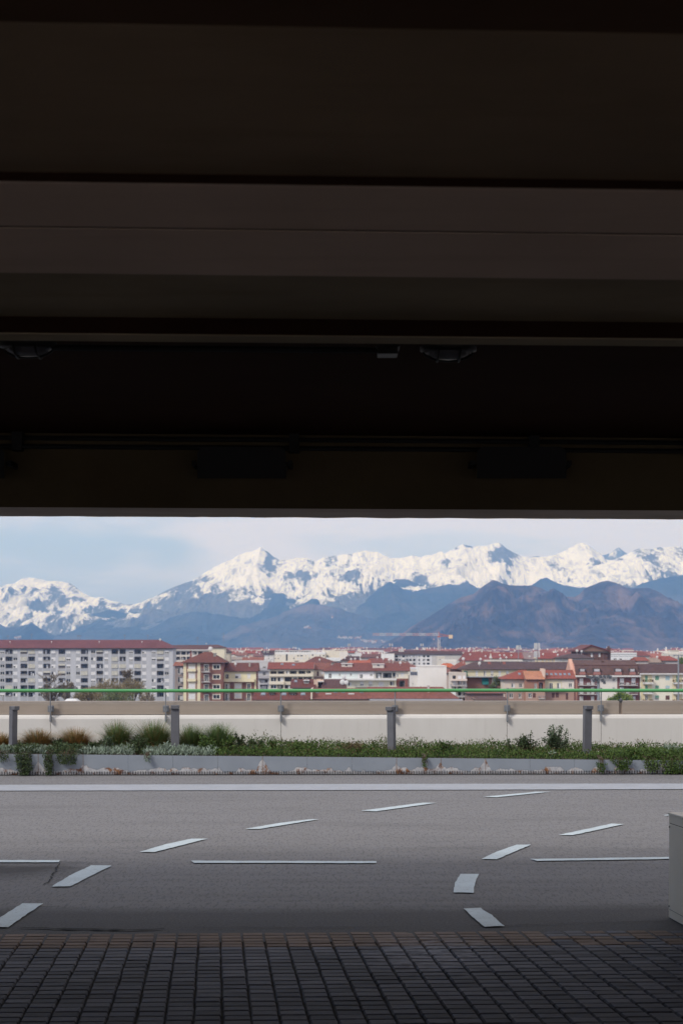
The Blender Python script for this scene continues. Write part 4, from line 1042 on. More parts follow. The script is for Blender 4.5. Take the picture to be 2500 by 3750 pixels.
class Bld:
    def __init__(s, label, x0, x1, eave, Z, D, wall, name='apartment_building', cat='building', zg=ZG, group=None):
        s.Z = Z; s.D = D; s.pc = (x0 + x1) / 2; s.w = (x1 - x0) / 2 / F * Z; s.zg = zg
        s.H = s.z(eave); s.eave = eave
        c = P(s.pc, YH, Z); s.t = thing(name, label, cat, (c.x, Z, zg), group)
        s.ops = []; s.zones = []; s.wall = wall; s.bal = []; s.rp = None
    def x(s, px): return (px - s.pc) / F * s.Z
    def z(s, py): return EYE + (YH - py) / F * s.Z - s.zg
    def zone(s, x0, x1, y0, y1, c): s.zones.append((s.x(x0), s.x(x1), s.z(y1), s.z(y0), c)); return s
    def op(s, x0, x1, y0, y1, k='w'): s.ops.append((s.x(x0), s.x(x1), s.z(y1), s.z(y0), k)); return s
    def grid(s, cols, rows, kinds, seed=1):
        r = random.Random(seed)
        for (a, b) in cols:
            for (c, d) in rows: s.op(a, b, c, d, r.choice(kinds))
        return s
    def part(s, mb, name, mats, parent=None, smooth=False):
        o = mb.build(name, mats, None, smooth)
        o.parent = parent or s.t
        return o
    def walls(s, flat_top=True):
        m = MB(); mats = [wallm(s.wall), M_DARKIN]; zi = {}
        for zt_ in s.zones:
            if zt_[4] not in zi: zi[zt_[4]] = len(mats); mats.append(wallm(zt_[4]))
        w, H, D = s.w, s.H, s.D
        def uniq(a):
            a = sorted(a); r = [a[0]]
            for q in a[1:]:
                if q - r[-1] > .03: r.append(q)
            return r
        X = uniq([-w, w] + [q for o in s.ops for q in o[:2] if -w < q < w] + [q for o in s.zones for q in o[:2] if -w < q < w])
        Zs = uniq([0, H] + [q for o in s.ops for q in o[2:4] if 0 < q < H] + [q for o in s.zones for q in o[2:4] if 0 < q < H])
        for i in range(len(X) - 1):
            xm = (X[i] + X[i+1]) / 2
            for j in range(len(Zs) - 1):
                zm = (Zs[j] + Zs[j+1]) / 2
                if any(o[0] < xm < o[1] and o[2] < zm < o[3] for o in s.ops): continue
                mi = 0
                for q in s.zones:
                    if q[0] < xm < q[1] and q[2] < zm < q[3]: mi = zi[q[4]]
                m.quad((X[i], 0, Zs[j]), (X[i+1], 0, Zs[j]), (X[i+1], 0, Zs[j+1]), (X[i], 0, Zs[j+1]), mi)
        for (a, b, c, d, k) in s.ops:
            dp = 1.25 if k in 'lLc' else .16
            m.quad((a, 0, c), (a, dp, c), (a, dp, d), (a, 0, d)); m.quad((b, 0, d), (b, dp, d), (b, dp, c), (b, 0, c))
            m.quad((a, 0, d), (a, dp, d), (b, dp, d), (b, 0, d)); m.quad((a, 0, c), (b, 0, c), (b, dp, c), (a, dp, c))
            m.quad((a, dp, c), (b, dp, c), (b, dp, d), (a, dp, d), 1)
        m.quad((w, 0, 0), (w, D, 0), (w, D, H), (w, 0, H)); m.quad((-w, D, 0), (-w, 0, 0), (-w, 0, H), (-w, D, H))
        m.quad((w, D, 0), (-w, D, 0), (-w, D, H), (w, D, H))
        if flat_top: m.quad((-w, 0, H), (w, 0, H), (w, D, H), (-w, D, H))
        s.part(m, 'wall', mats)
        s.fill(); return s
    def fill(s):
        r = random.Random(int(s.pc)); cnt = {}
        for (a, b, c, d, k) in s.ops:
            m = MB(); mats = [M_FRAME, M_WGLASS, M_SHUT]; nm = 'window'
            e = .05; y = .07
            if k in 'lL':          # loggia: glazed door at the back, something on the parapet
                nm = 'balcony_door'; y = 1.16; mats = [M_LOGF, M_WGLASS, M_SHUT]; ww = (b - a) * r.uniform(.35, .7); o0 = a + (b - a - ww) * r.random(); h = (d - c) * .86
                m.box(o0, o0 + ww, y, y + .08, c + .02, c + h, 0); n = 2 if ww > 1.2 else 1
                for q in range(n):
                    u0 = o0 + .09 + q*(ww - .09)/n; m.box(u0, u0 + (ww - .09)/n - .09, y - .02, y + .01, c + .1, c + h - .09, r.choice((1, 1, 1, 2)))
                if r.random() < .12: m.box(a + .01, b - .01, .03, .06, c + .01, c + (d - c)*r.uniform(.25, .35), 0)
                if r.random() < .18: q = r.uniform(a, b - .5); m.box(q, q + .45, .5, .8, c + .01, c + .01 + r.uniform(.5, 1.2), 2)
            elif k in 'aA':        # loggia hidden behind a dropped striped awning
                nm = 'awning'; mats = [M_AWN, M_WGLASS, M_SHUT]; low = c + (d - c) * (r.choice((.02, .02, .45, .6)) if k == 'a' else .02)
                m.add([(a + .03, .06, d - .01), (b - .03, .06, d - .01), (b - .03, -.25, low), (a + .03, -.25, low), (a + .03, .10, d - .01), (b - .03, .10, d - .01), (b - .03, -.21, low), (a + .03, -.21, low)],
                      [(0, 1, 2, 3), (7, 6, 5, 4), (3, 2, 6, 7), (0, 3, 7, 4), (1, 5, 6, 2)], 0)
            elif k == 'G':
                nm = 'awning'; mats = [M_AWNG, M_WGLASS, M_SHUT]; low = c + .05*(d - c)
                m.add([(a, .05, d), (b, .05, d), (b, -.9, low), (a, -.9, low), (a, .1, d), (b, .1, d), (b, -.85, low), (a, -.85, low)], [(0, 1, 2, 3), (7, 6, 5, 4), (3, 2, 6, 7), (0, 3, 7, 4), (1, 5, 6, 2)], 0)
            elif k in 'sgbr':      # roller shutter down
                nm = 'roller_shutter'; mats = [SHUTC[k]]; n = max(4, int((d - c) / .22))
                hh = (d - c) / n
                pj = -.28 if r.random() < .12 and k == 's' else .0
                for q in range(n):
                    f0 = 1 - q / n; m.box(a + .01, b - .01, .03 + pj*f0, .10 + pj*f0, c + q*hh + .008, c + (q + 1)*hh - .008, 0)
                m.box(a, b, .105, .13, c, d, 0)
            else:                  # casement window, maybe with the shutter partly down ('h' half, 'v' quarter)
                zt_ = d
                if k in 'hHmM':
                    sm = {'h': M_SHUT, 'H': M_SHUTG, 'm': M_SHUTB, 'M': M_BRN}[k]; mats = [M_FRAME, M_WGLASS, sm]
                    zt_ = c + (d - c) * r.uniform(.35, .6); m.box(a + .01, b - .01, .03, .09, zt_, d, 2)
                m.box(a, b, y, y + .06, c, c + .1, 0); m.box(a, b, y, y + .06, zt_ - .1, zt_, 0)
                m.box(a, a + .1, y - .002, y + .058, c + .002, zt_ - .002, 0); m.box(b - .1, b, y - .002, y + .058, c + .002, zt_ - .002, 0)
                md = (a + b) / 2; m.box(md - .07, md + .07, y - .004, y + .056, c + .004, zt_ - .004, 0)
                m.box(a + .1, md - .07, y + .02, y + .04, c + .1, zt_ - .1, 1); m.box(md + .07, b - .1, y + .02, y + .04, c + .1, zt_ - .1, r.choice((1, 1, 1, 2)))
                m.box(a - .06, b + .06, -.07, -.002, c - .09, c - .01, 0)
            s.part(m, nm, mats)
    def band(s, x0, x1, y0, y1, dep=1.1, mat=None, name='balcony', rail=None, slab=.16):
        """balcony: solid front or railing between rows y0 (top) and y1 (slab underside)"""
        a, b, zt_, zb = s.x(x0), s.x(x1), s.z(y0), s.z(y1); m = MB(); mats = [mat or M_CONC, rail or M_RAILM]
        m.box(a, b, -dep, -.003, zb, zb + slab, 0)
        if rail is None and mat is not None or rail == 'solid':
            m.box(a, b, -dep - .004, -dep + .07, zb + slab*.5, zt_, 0); m.box(a, a + .07, -dep + .07, -.003, zb + slab, zt_, 0); m.box(b - .07, b, -dep + .07, -.003, zb + slab, zt_, 0)
            mats = [mat or M_CONC]
        else:
            m.box(a, b, -dep, -dep + .05, zt_ - .06, zt_, 1)
            k = max(3, int((b - a) / .28))
            for i in range(k + 1):
                q = a + (b - a - .06) * i / k; m.box(q, q + .06, -dep + .005, -dep + .045, zb + slab, zt_ - .06, 1)
            m.box(a, a + .05, -dep + .05, -.003, zb + .6*(zt_ - zb), zt_, 1); m.box(b - .05, b, -dep + .05, -.003, zb + .6*(zt_ - zb), zt_, 1)
        return s.part(m, name, mats)
    def roof(s, ridge, col, kind='gable', il=0, ir=0, over=.6, cut=None, gut=M_GUT, depth=None, ol=None, orr=None):
        m = MB(); D = s.D if depth is None else depth; w, H = s.w, s.H + .004
        hr = EYE + (YH - ridge) / F * (s.Z + D/2) - s.zg
        ol = over if ol is None else ol; orr = over if orr is None else orr
        a, b = -w - ol, w + orr; rl = a + (il / F * s.Z if il else 0); rr = b - (ir / F * s.Z if ir else 0)
        if kind == 'hip' and not il and not ir: rl, rr = a + D/2, b - D/2
        t = .16
        lo = H - .0
        vs = [(a, -over, lo), (b, -over, lo), (b, D + over, lo), (a, D + over, lo),
              (a, -over, lo + t), (b, -over, lo + t), (b, D + over, lo + t), (a, D + over, lo + t), (rl, D/2, hr), (rr, D/2, hr)]
        ml = 0 if il or kind == 'hip' else 2; mr = 0 if ir or kind == 'hip' else 2
        m.add(vs, [(3, 2, 1, 0)], 1); m.add(vs, [(0, 1, 5, 4), (1, 2, 6, 5), (2, 3, 7, 6), (3, 0, 4, 7)], 1)
        m.add(vs, [(4, 5, 9, 8), (6, 7, 8, 9)], 0); m.add(vs, [(7, 4, 8)], ml); m.add(vs, [(5, 6, 9)], mr)
        o = s.part(m, 'roof', [roofm(col), gut, wallm(s.wall)]); s.rp = o
        s.hr = hr; s.rd = D
        return s
    def flat(s, par=.9, col=None):
        m = MB(); w, H, D = s.w, s.H, s.D; t = .3
        for q in ((-w - .05, w + .05, -.05, t), (-w - .05, w + .05, D - t, D + .05), (-w - .05, -w + t, t, D - t), (w - t, w + .05, t, D - t)): m.box(q[0], q[1], q[2], q[3], H + .002, H + par)
        s.rp = s.part(m, 'parapet', wallm(col or s.wall)); s.hr = H + par; s.rd = D; return s
    def on_roof(s, px, frac=.5):
        """point on the front roof slope, frac of the way from the eave to the ridge"""
        return Vector((s.x(px), s.rd/2*frac, s.H + (s.hr - s.H)*frac))
    def chimney(s, px, frac=.7, w=.7, h=1.4, col=(170, 160, 150)):
        p = s.on_roof(px, frac); m = MB(); m.box(p.x - w/2, p.x + w/2, p.y - .4, p.y + .4, p.z - .5, p.z + h); m.box(p.x - w/2 - .12, p.x + w/2 + .12, p.y - .5, p.y + .5, p.z + h, p.z + h + .18)
        s.part(m, 'chimney', wallm(col), s.rp); return s
    def dish(s, px, frac=.9, r=.5):
        p = s.on_roof(px, frac); m = MB(); m.tube([p - Vector((0, 0, .3)), p + Vector((0, 0, 1.1))], .05, 5)
        r *= .72; m.ball((p.x, p.y - .15, p.z + 1.0), r, 10, 0, (1, .35, 1)); s.part(m, 'satellite_dish', M_DISH, s.rp); return s
    def aerial(s, px, frac=1.0, h=3.0):
        p = s.on_roof(px, frac); m = MB(); m.tube([p - Vector((0, 0, .4)), p + Vector((0, 0, h))], .06, 4)
        m.tube([p + Vector((-.7, 0, h*.9)), p + Vector((.7, 0, h*.9))], .04, 4); m.tube([p + Vector((-.5, 0, h*.75)), p + Vector((.5, 0, h*.75))], .04, 4)
        s.part(m, 'aerial', M_RAILM, s.rp); return s
    def dormer(s, x0, x1, y0, y1, col=(200, 190, 175), frac=.25, win=True, cap=None, roofc=None):
        a, b, zt_, zb = s.x(x0), s.x(x1), s.z(y0), s.z(y1); p = s.on_roof((x0 + x1)/2, frac); m = MB()
        y = p.y; k = 1 + y / s.Z
        m.box(a, b, y, y + 3.0, zb - 1.0, zt_); m.box(a - .15, b + .15, y - .25, y + 3.0, zt_ + .002, zt_ + .2, 1)
        mats = [wallm(col), roofm(roofc) if roofc else (cap or M_WHITE), M_WGLASS, M_FRAME]
        if win:
            u = (b - a) * .18; h0, h1 = zb + .12*(zt_ - zb), zt_ - .1*(zt_ - zb)
            m.box(a + u - .06, b - u + .06, y - .03, y - .002, h0 - .06, h1 + .06, 3); md = (a + b)/2
            m.box(a + u, md - .05, y - .045, y - .032, h0, h1, 2); m.box(md + .05, b - u, y - .045, y - .032, h0, h1, 2)
        s.part(m, 'dormer', mats, s.rp); return s
    def skylight(s, px, w=9, frac=.5, bright=False):
        p = s.on_roof(px, frac); sl_ = math.atan2(s.hr - s.H, s.rd/2); m = MB(); hw = w/2/F*s.Z; d = Vector((0, math.cos(sl_), math.sin(sl_))); nrm = Vector((0, -math.sin(sl_), math.cos(sl_)))
        for (e, off, mi) in ((.1, .06, 1), (0, .12, 0)):
            c = p + nrm*(off + .18); L = .55 + e; q = [c + Vector((sx*(hw + e), 0, 0)) + d*sy*L for sx, sy in ((-1, -1), (1, -1), (1, 1), (-1, 1))]
            m.add(q + [v - nrm*.3 for v in q], [(0, 1, 2, 3), (0, 4, 5, 1), (1, 5, 6, 2), (2, 6, 7, 3), (3, 7, 4, 0)], mi)
        s.part(m, 'skylight', [glass('skylight_glass', (0.16, 0.20, 0.26), .05, .8), M_RAILM], s.rp); return s

rows = lambda y0, h, step, n: [(y0 + i*step, y0 + h + i*step) for i in range(n)]
RND = random.Random(77)

# -- the long grey slab block at left
A = Bld('long grey apartment slab with rows of loggias under a dark red roof at left', -75, 634, 2375, 650, 13, (178, 181, 192))
wc = [(2, 18), (50, 65), (141, 156), (189, 204), (244, 259), (279, 294), (334, 350), (383, 397), (473, 488), (521, 536), (556, 571), (604, 619), (-44, -29)]
lcx = [(21, 47), (76, 101), (104, 129), (159, 185), (215, 240), (297, 323), (354, 378), (409, 433), (438, 461), (492, 517), (575, 600), (-26, -3)]
for a, b in wc:
    for i in range(7): A.op(a, b, 2381 + i*26.2, 2393 + i*26.2, RND.choice('swwhssh'))
for a, b in lcx:
    for i in range(7):
        A.op(a, b, 2378.5 + i*26.2, 2395 + i*26.2, RND.choice('lllllaa'))
A.zone(-75, 640, 2374, 2377, (120, 122, 132))
for a, b in wc + lcx: A.zone(a - .5, b + .5, 2377, 2700, (160, 163, 173))
A.walls(); A.roof(2343, (128, 72, 78), 'gable', il=0, ir=60, over=.9)
for p in (32, 185, 360, 517): A.dish(p, .5, .35)
A.dish(582, .75, .6); A.aerial(106, 1.0, 2.6); A.aerial(277, 1, 2.0); A.aerial(284, 1, 2.0); A.aerial(450, 1, 2.2); A.aerial(535, 1, 2.2); A.aerial(19, 1, 1.8)

# -- building behind it with brown roof and cream end wall
B1 = Bld('white loggia building with a brown roof right behind the long grey slab', 628, 772, 2381, 760, 14, (200, 192, 186))
B1.grid([(642, 660), (663, 681), (684, 696), (725, 742)], rows(2386, 12, 19, 8), 'lll', 3); B1.zone(696, 703, 2381, 2600, (165, 85, 72)); B1.zone(706, 722, 2381, 2420, (205, 195, 190)); B1.op(706, 721, 2386, 2398, 'l').walls().roof(2362, (112, 74, 72), 'gable').aerial(719, 1, 4).dish(752, .9, .4); B1.band(628, 772, 2379, 2382, .8, M_WHITE, 'cornice')
B1b = Bld('tall cream blank end wall rising behind the brick hip roofed house', 766, 822, 2373, 740, 12, (226, 214, 178)); B1b.walls().roof(2361, (112, 74, 72), 'gable', il=0, ir=30, over=.5).aerial(818, .2, 7)
B1c = Bld('narrow cream block with a brown roof just right of the blank cream end wall', 823, 842, 2390, 770, 12, (190, 178, 158)); B1c.walls().roof(2376, (96, 72, 76), 'gable', il=0, ir=18)
# narrow slice with balconies between slab block and brick house
B1d = Bld('brown block squeezed between the grey slab and the brick house', 641, 672, 2440, 540, 10, (150, 130, 122)); B1d.grid([(652, 668)], rows(2446, 22, 33, 4), 'lc', 5); B1d.walls().roof(2424, (170, 95, 75), 'gable')
for i in range(4): B1d.band(660, 672, 2450 + i*33, 2464 + i*33, 1.2, M_CONC)

# -- brick house with the pyramid roof
B2 = Bld('brick house with yellow corner strips and a brown pyramid roof', 672, 817, 2428, 480, 15, (146, 86, 72))
Y = (226, 208, 158)
for a, b in ((672, 683), (722, 734)): B2.zone(a, b, 2428, 2700, Y)
B2.zone(689, 717, 2430, 2700, (205, 192, 165))
for i, (t, kk) in enumerate(((2440, 'h'), (2467, 's'), (2504, 's'), (2540, 's'))): B2.op(691, 714, t, t + 20, kk)
for i in range(4): B2.op(749, 763, 2434 + i*36.5, 2459 + i*36.5, 'w')
for i in range(4): B2.op(781, 805, 2435 + i*36.3, 2450 + i*36.3, 'w')
for i in range(4): B2.zone(778, 808, 2432.5 + i*36.3, 2452.5 + i*36.3, (222, 208, 180)); B2.zone(747, 765, 2432 + i*36.5, 2460 + i*36.5, (205, 195, 175))
B2.walls().roof(2387, (132, 74, 64), 'hip', il=80, ir=62, over=.9).dish(764, .98, 1.0).chimney(783, .55, .9, 1.0, (140, 135, 130)).skylight(768, 9, .3)
for i in range(3): B2.band(687, 718, 2449 + i*36.5, 2459 + i*36.5, .5, plain('yellow_balcony', lin(226, 210, 160), .9))
for i in range(4): B2.band(738, 771, 2449 + i*36.4, 2462 + i*36.4, 1.2, None, 'balcony')
# -- lower yellow and brick house
B3 = Bld('lower yellow over brick house with a long balcony and dark red roof', 817, 938, 2460, 485, 12, (150, 86, 72))
B3.zone(817, 938, 2460, 2496, (226, 215, 165)); B3.zone(932, 938, 2496, 2700, (226, 215, 165))
B3.op(826, 838, 2468, 2493, 'w').op(861, 883, 2468, 2484, 'h').op(905, 918, 2467, 2493, 's')
for i in range(3): B3.op(826, 839, 2504 + i*36, 2530 + i*36, 'w').op(861, 883, 2504 + i*36, 2521 + i*36, RND.choice('ws')).op(905, 917, 2504 + i*36, 2530 + i*36, 'w')
for i in range(3): B3.zone(823, 842, 2501 + i*36, 2532 + i*36, (222, 210, 185)); B3.zone(858, 886, 2501 + i*36, 2523 + i*36, (222, 210, 185)); B3.zone(902, 920, 2501 + i*36, 2532 + i*36, (222, 210, 185))
B3.walls().roof(2427, (124, 68, 62), 'gable', over=.6).dish(860, .5, .6).chimney(912, .55, .5, 1.3)
B3.band(813, 932, 2485, 2497, 1.1, plain('yellow_balcony', lin(226, 210, 160), .9))
for i in range(2): B3.band(820, 846, 2520 + i*36, 2534 + i*36, 1.0); B3.band(898, 924, 2520 + i*36, 2534 + i*36, 1.0)
# -- grey white flat roofed block
B4 = Bld('pale grey flat roofed block with balcony bands behind the yellow and brick house', 860, 986, 2425, 560, 12, (192, 188, 190))
B4.op(941, 949, 2440, 2449).op(963, 974, 2440, 2449).op(939, 946, 2462, 2473).op(962, 973, 2461, 2474).op(952, 980, 2488, 2500, 'l').op(938, 946, 2486, 2510, 'w').op(952, 980, 2508, 2524, 'l').walls().flat(.55)
B4.band(938, 986, 2446, 2456, .9, plain('grey_balcony', lin(165, 163, 172), .9)); B4.band(938, 986, 2474, 2484, .9, plain('grey_balcony', lin(165, 163, 172), .9)); B4.band(952, 980, 2500, 2507, .7, plain('grey_balcony', lin(165, 163, 172), .9))
# -- beige building with red roof
B5 = Bld('beige balcony building under a long bright red roof', 986, 1148, 2452, 470, 13, (212, 196, 168))
B5.grid([(990, 1013)], [(2458, 2468)], 'l'); B5.op(1017, 1040, 2458, 2468, 'l').op(1047, 1058, 2457, 2468, 'w').op(1061, 1086, 2457, 2468, 'l').op(1093, 1118, 2457, 2468, 'l').op(1122, 1137, 2457, 2466, 'l')
B5.grid([(991, 1012), (1016, 1037), (1042, 1068), (1074, 1088), (1092, 1108), (1112, 1140)], [(2480, 2496), (2508, 2522)], 'lw', 9)
B5.walls().roof(2425, (156, 76, 66), 'gable', over=.6, orr=.1).skylight(1031, 8, .65).skylight(1073, 8, .55).chimney(1084, .97, 1.2, .4)
B5.band(986, 1146, 2468, 2477, .7, plain('beige_balcony', lin(216, 202, 175), .9)); B5.band(986, 1040, 2496, 2506, .7, plain('beige_balcony', lin(216, 202, 175), .9))
B6 = Bld('narrow cream house with a yellow door between the red roof and the mint house', 1148, 1188, 2454, 475, 12, (220, 200, 178))
B6.op(1160, 1167, 2459, 2476, 'r').op(1176, 1183, 2460, 2470, 's').walls().roof(2426, (146, 84, 72), 'gable', over=.5, orr=2.0, ol=.05); B6.band(1147, 1188, 2477, 2485, 1.0, plain('brown_balcony', lin(140, 105, 98), .9))
# -- mint and white house
B7 = Bld('mint and white house with a long white balcony and two boxy cream dormers', 1187, 1494, 2459, 450, 14, (212, 232, 222))
B7.zone(1310, 1368, 2460, 2488, (222, 220, 222)); B7.zone(1368, 1450, 2460, 2488, (186, 180, 172)); B7.zone(1187, 1450, 2490, 2600, (222, 214, 182)); B7.zone(1450, 1494, 2460, 2485, (224, 214, 190)); B7.zone(1450, 1494, 2485, 2700, (150, 78, 66))
B7.op(1203, 1214, 2466, 2484).op(1240, 1247, 2466, 2475).op(1261, 1268, 2466, 2484, 's').op(1281, 1288, 2466, 2475).op(1317, 1328, 2469, 2484).op(1354, 1363, 2468, 2475).op(1376, 1396, 2464, 2483, 'l').op(1401, 1434, 2464, 2483, 'l').op(1437, 1447, 2464, 2483, 'l')
B7.op(1274, 1286, 2498, 2512).op(1260, 1267, 2499, 2512).op(1318, 1331, 2496, 2512, 'h').op(1350, 1363, 2495, 2512, 'h').op(1386, 1404, 2497, 2514, 's').op(1428, 1442, 2496, 2510, 'l').op(1462, 1481, 2492, 2517, 'l').op(1466, 1478, 2464, 2478, 's').op(1452, 1459, 2468, 2480)
B7.walls().roof(2427, (140, 74, 66), 'gable', il=50, over=.6).dormer(1250, 1290, 2432, 2446, (205, 196, 186), .45, False).dormer(1364, 1406, 2433, 2451, (205, 196, 186), .3, False).dish(1467, .6, .55).dish(1428, .95, .4).dish(1440, .9, .4)
for (a, b) in ((1264, 1272), (1382, 1389)):
    mm = MB(); p = B7.on_roof(a, .3); mm.box(B7.x(a), B7.x(b), p.y - .06 if a > 1300 else B7.rd/2*.45 - .03, (p.y if a > 1300 else B7.rd/2*.45) - .003, B7.z(2439), B7.z(2434)); B7.part(mm, 'vent_opening', M_CRACK, B7.rp)
B7.band(1187, 1451, 2484.5, 2491, 1.4, M_WHITE); B7.band(1300, 1420, 2508, 2516, 1.2, None); B7.band(1420, 1451, 2511, 2519, 1.3, plain('beige_balcony', lin(216, 202, 175), .9))
# -- nearer low roofs
def low_roof(label, x0, x1, eave, ridge, Z, col, wall=(150, 110, 100), D=12, il=0, ir=0, **k):
    b = Bld(label, x0, x1, eave, Z, D, wall, 'house', 'house'); b.walls(); b.roof(ridge, col, 'gable', il, ir, over=.5, **k); return b
N1 = low_roof('low dark red tiled roof with one canopied dormer just above the green rail', 1070, 1149, 2521, 2487, 400, (118, 62, 58)); N1.dormer(1112, 1130, 2494, 2503, (150, 150, 150), .45); N1.skylight(1081, 8, .7)
N3 = low_roof('low brown tiled roof in front of the mint house with dishes at its end', 1183, 1262, 2521, 2487, 400, (104, 68, 66)); N3.dish(1254, .25, 1.0).dish(1268, .2, .8).dish(1258, .75, .7)
N2 = Bld('small salmon wall with a dark terrace opening between two low roofs', 1149, 1184, 2494, 402, 8, (218, 178, 150), 'house', 'house'); N2.op(1164, 1182, 2497, 2530, 'l').walls().flat(.3); N2.band(1163, 1186, 2494, 2497, 1.0, M_WHITE, 'canopy')
R1 = low_roof('dark red tiled roof with square dormers just above the parapet', 936, 1138, 2566, 2525, 300, (124, 62, 56)); R1.dormer(985, 1003, 2541, 2557, (120, 105, 100), .42, True, M_GUT).dormer(1058, 1082, 2541, 2557, (110, 105, 105), .42, True, M_GUT)
for p in (961, 1038, 1108): R1.skylight(p, 13, .5)
R1.chimney(1020, .75, .5, .5)
R2 = low_roof('brick red tiled roof with rounded white dormers just above the parapet', 1145, 1351, 2563, 2520, 300, (146, 78, 68))
for p in (1160, 1228, 1256, 1324): R2.skylight(p, 9, .62)
for p in (1202, 1286): R2.dormer(p - 8, p + 8, 2544, 2558, (215, 205, 198), .4, True)
pw = MB(); pw.box(R1.x(1138), R1.x(1143), -.5, 12, R1.H - 2, R1.H + 2.2); R1.part(pw, 'fire_wall', wallm((222, 205, 180)))
R3 = low_roof('plain red roof with a silver gutter just above the parapet', 1354, 1672, 2561, 2515, 300, (150, 82, 70), ir=55); R3.chimney(1571, .55, .35, 1.2, (200, 185, 175)); R3.band(1352, 1690, 2559.5, 2565, .75, plain('silver_gutter', (0.42, 0.42, 0.46), .4, .5), 'gutter')
R3b = Bld('white gable end at the right of the plain red roof', 1640, 1668, 2534, 330, 8, (224, 220, 214), 'house', 'house'); R3b.walls().flat(.1)
# -- white blank gable building
B8 = Bld('big white blank wall block in the middle of the city view', 1532, 1634, 2443, 440, 14, (226, 220, 214)); B8.op(1538, 1542, 2512, 2520).walls().flat(.4, (205, 200, 196))
B8b = Bld('lower white step with solar panels left of the big blank wall', 1500, 1531, 2476, 445, 10, (212, 206, 202)); B8b.op(1508, 1514, 2500, 2508).walls().flat(.2)
sp_ = MB(); sp_.add([(B8b.x(1503), 1.0, B8b.H + .2), (B8b.x(1529), 1.0, B8b.H + .2), (B8b.x(1529), 3, B8b.H + 1.2), (B8b.x(1503), 3, B8b.H + 1.2), (B8b.x(1503), 3, B8b.H), (B8b.x(1529), 3, B8b.H)], [(0, 1, 2, 3), (3, 2, 5, 4), (0, 3, 4), (1, 5, 2)]); B8b.part(sp_, 'solar_panel', glass('solar_blue', (.03, .035, .06), .1, .6), B8b.rp)
B8c = Bld('small cream terrace house behind the solar panels', 1493, 1532, 2450, 470, 9, (215, 205, 190)); B8c.op(1500, 1509, 2456, 2468, 's').walls().flat(.4, (205, 205, 215))
# -- yellow building with dark roof
B9 = Bld('yellow topped brick building with a dark brown roof and a green awning', 1690, 2085, 2453, 430, 14, (150, 92, 70))
B9.zone(1690, 2085, 2453, 2478, (226, 212, 158)); B9.zone(1690, 1708, 2480, 2700, (215, 200, 180))
for a in (1740, 1770, 1796, 1824, 1852, 1995, 2030): B9.op(a, a + 9, 2457, 2476, RND.choice('whs'))
B9.op(1697, 1711, 2457, 2476, 'g').op(1763, 1787, 2482, 2508, 'G').op(1800, 1815, 2484, 2506, 's').op(1825, 1840, 2484, 2506, 'w').walls().roof(2424, (98, 72, 74), 'gable', il=60, over=.7)
B9.dish(1766, .9, .5).dish(1840, .95, .5).dish(1757, .35, .6).dish(1702, .95, .6)
rs = MB()
for p in (1795, 1850): q0 = B9.on_roof(p, .02); q1 = B9.on_roof(p + 5, .99); rs.add([q0 + Vector((-.5, 0, .2)), q0 + Vector((.3, 0, .2)), q1 + Vector((.3, 0, .08)), q1 + Vector((-.5, 0, .08))], [(0, 1, 2, 3)])
B9.part(rs, 'tile_strip', roofm((160, 80, 64)), B9.rp)
B9.band(1680, 1850, 2470, 2479, 1.3, None); B9.band(1680, 1890, 2477, 2480, 1.4, plain('grey_slab', lin(150, 160, 170), .9), 'balcony_slab')
B9b = Bld('pale side block with stacked balconies left of the green awning', 1650, 1706, 2468, 425, 9, (206, 190, 176)); B9b.grid([(1656, 1668), (1676, 1688), (1694, 1703)], rows(2474, 14, 20, 5), 'lsw', 4); B9b.walls().flat(.4)
for i in range(5): B9b.band(1648, 1708, 2486 + i*20, 2493 + i*20, 1.1, None if i % 2 else plain('pink_balcony', lin(222, 196, 180), .9))
B9c = low_roof('end of a red hip roof left of the yellow topped brick building', 1658, 1700, 2452, 2418, 440, (160, 82, 66), il=50)
Q1 = low_roof('low red roof under the green awning', 1715, 1842, 2541, 2530, 360, (150, 78, 66)); Q2 = low_roof('low brown canopy roof at the foot of the brick building', 1750, 1850, 2566, 2552, 330, (108, 74, 70))
# -- orange and red roofed row
B10 = Bld('cream house with a steep red hip roof', 1846, 1925, 2489, 385, 11, (212, 190, 168)); B10.zone(1846, 1925, 2521, 2700, (176, 132, 112)); B10.grid([(1871, 1883), (1899, 1911)], [(2502, 2518)], 'ww'); B10.grid([(1863, 1877), (1897, 1908)], [(2538, 2556)], 'wr'); B10.walls().roof(2453, (170, 78, 62), 'gable', il=75, over=.7).skylight(1905, 6, .5)
B11 = Bld('terrace house with a pale orange roof', 1923, 1994, 2490, 382, 11, (176, 108, 82)); B11.op(1955, 1964, 2503, 2524, 'w').op(1972, 1987, 2500, 2524, 'l').op(1933, 1946, 2538, 2555).op(1949, 1960, 2538, 2555, 'r').zone(1923, 1994, 2525, 2700, (186, 138, 116)).walls().roof(2457, (206, 128, 92), 'gable', over=.5, ol=0, orr=0)
B11b = Bld('terrace house with a red roof holding a row of six small skylights', 1994, 2100, 2488, 384, 11, (222, 206, 160)); B11b.zone(2056, 2100, 2490, 2525, (222, 208, 190)); B11b.zone(1994, 2100, 2526, 2700, (180, 130, 110))
B11b.op(2010, 2023, 2501, 2523).op(2038, 2052, 2501, 2523).op(2081, 2093, 2502, 2517).op(2019, 2030, 2537, 2555, 'r').op(2033, 2045, 2537, 2555, 'r').op(1985, 1996, 2538, 2560).op(2070, 2079, 2538, 2562, 'r').walls().roof(2453, (164, 78, 64), 'gable', over=.5, ol=0)
for i in range(6): B11b.skylight(2006 + i*16.4, 6, .45)
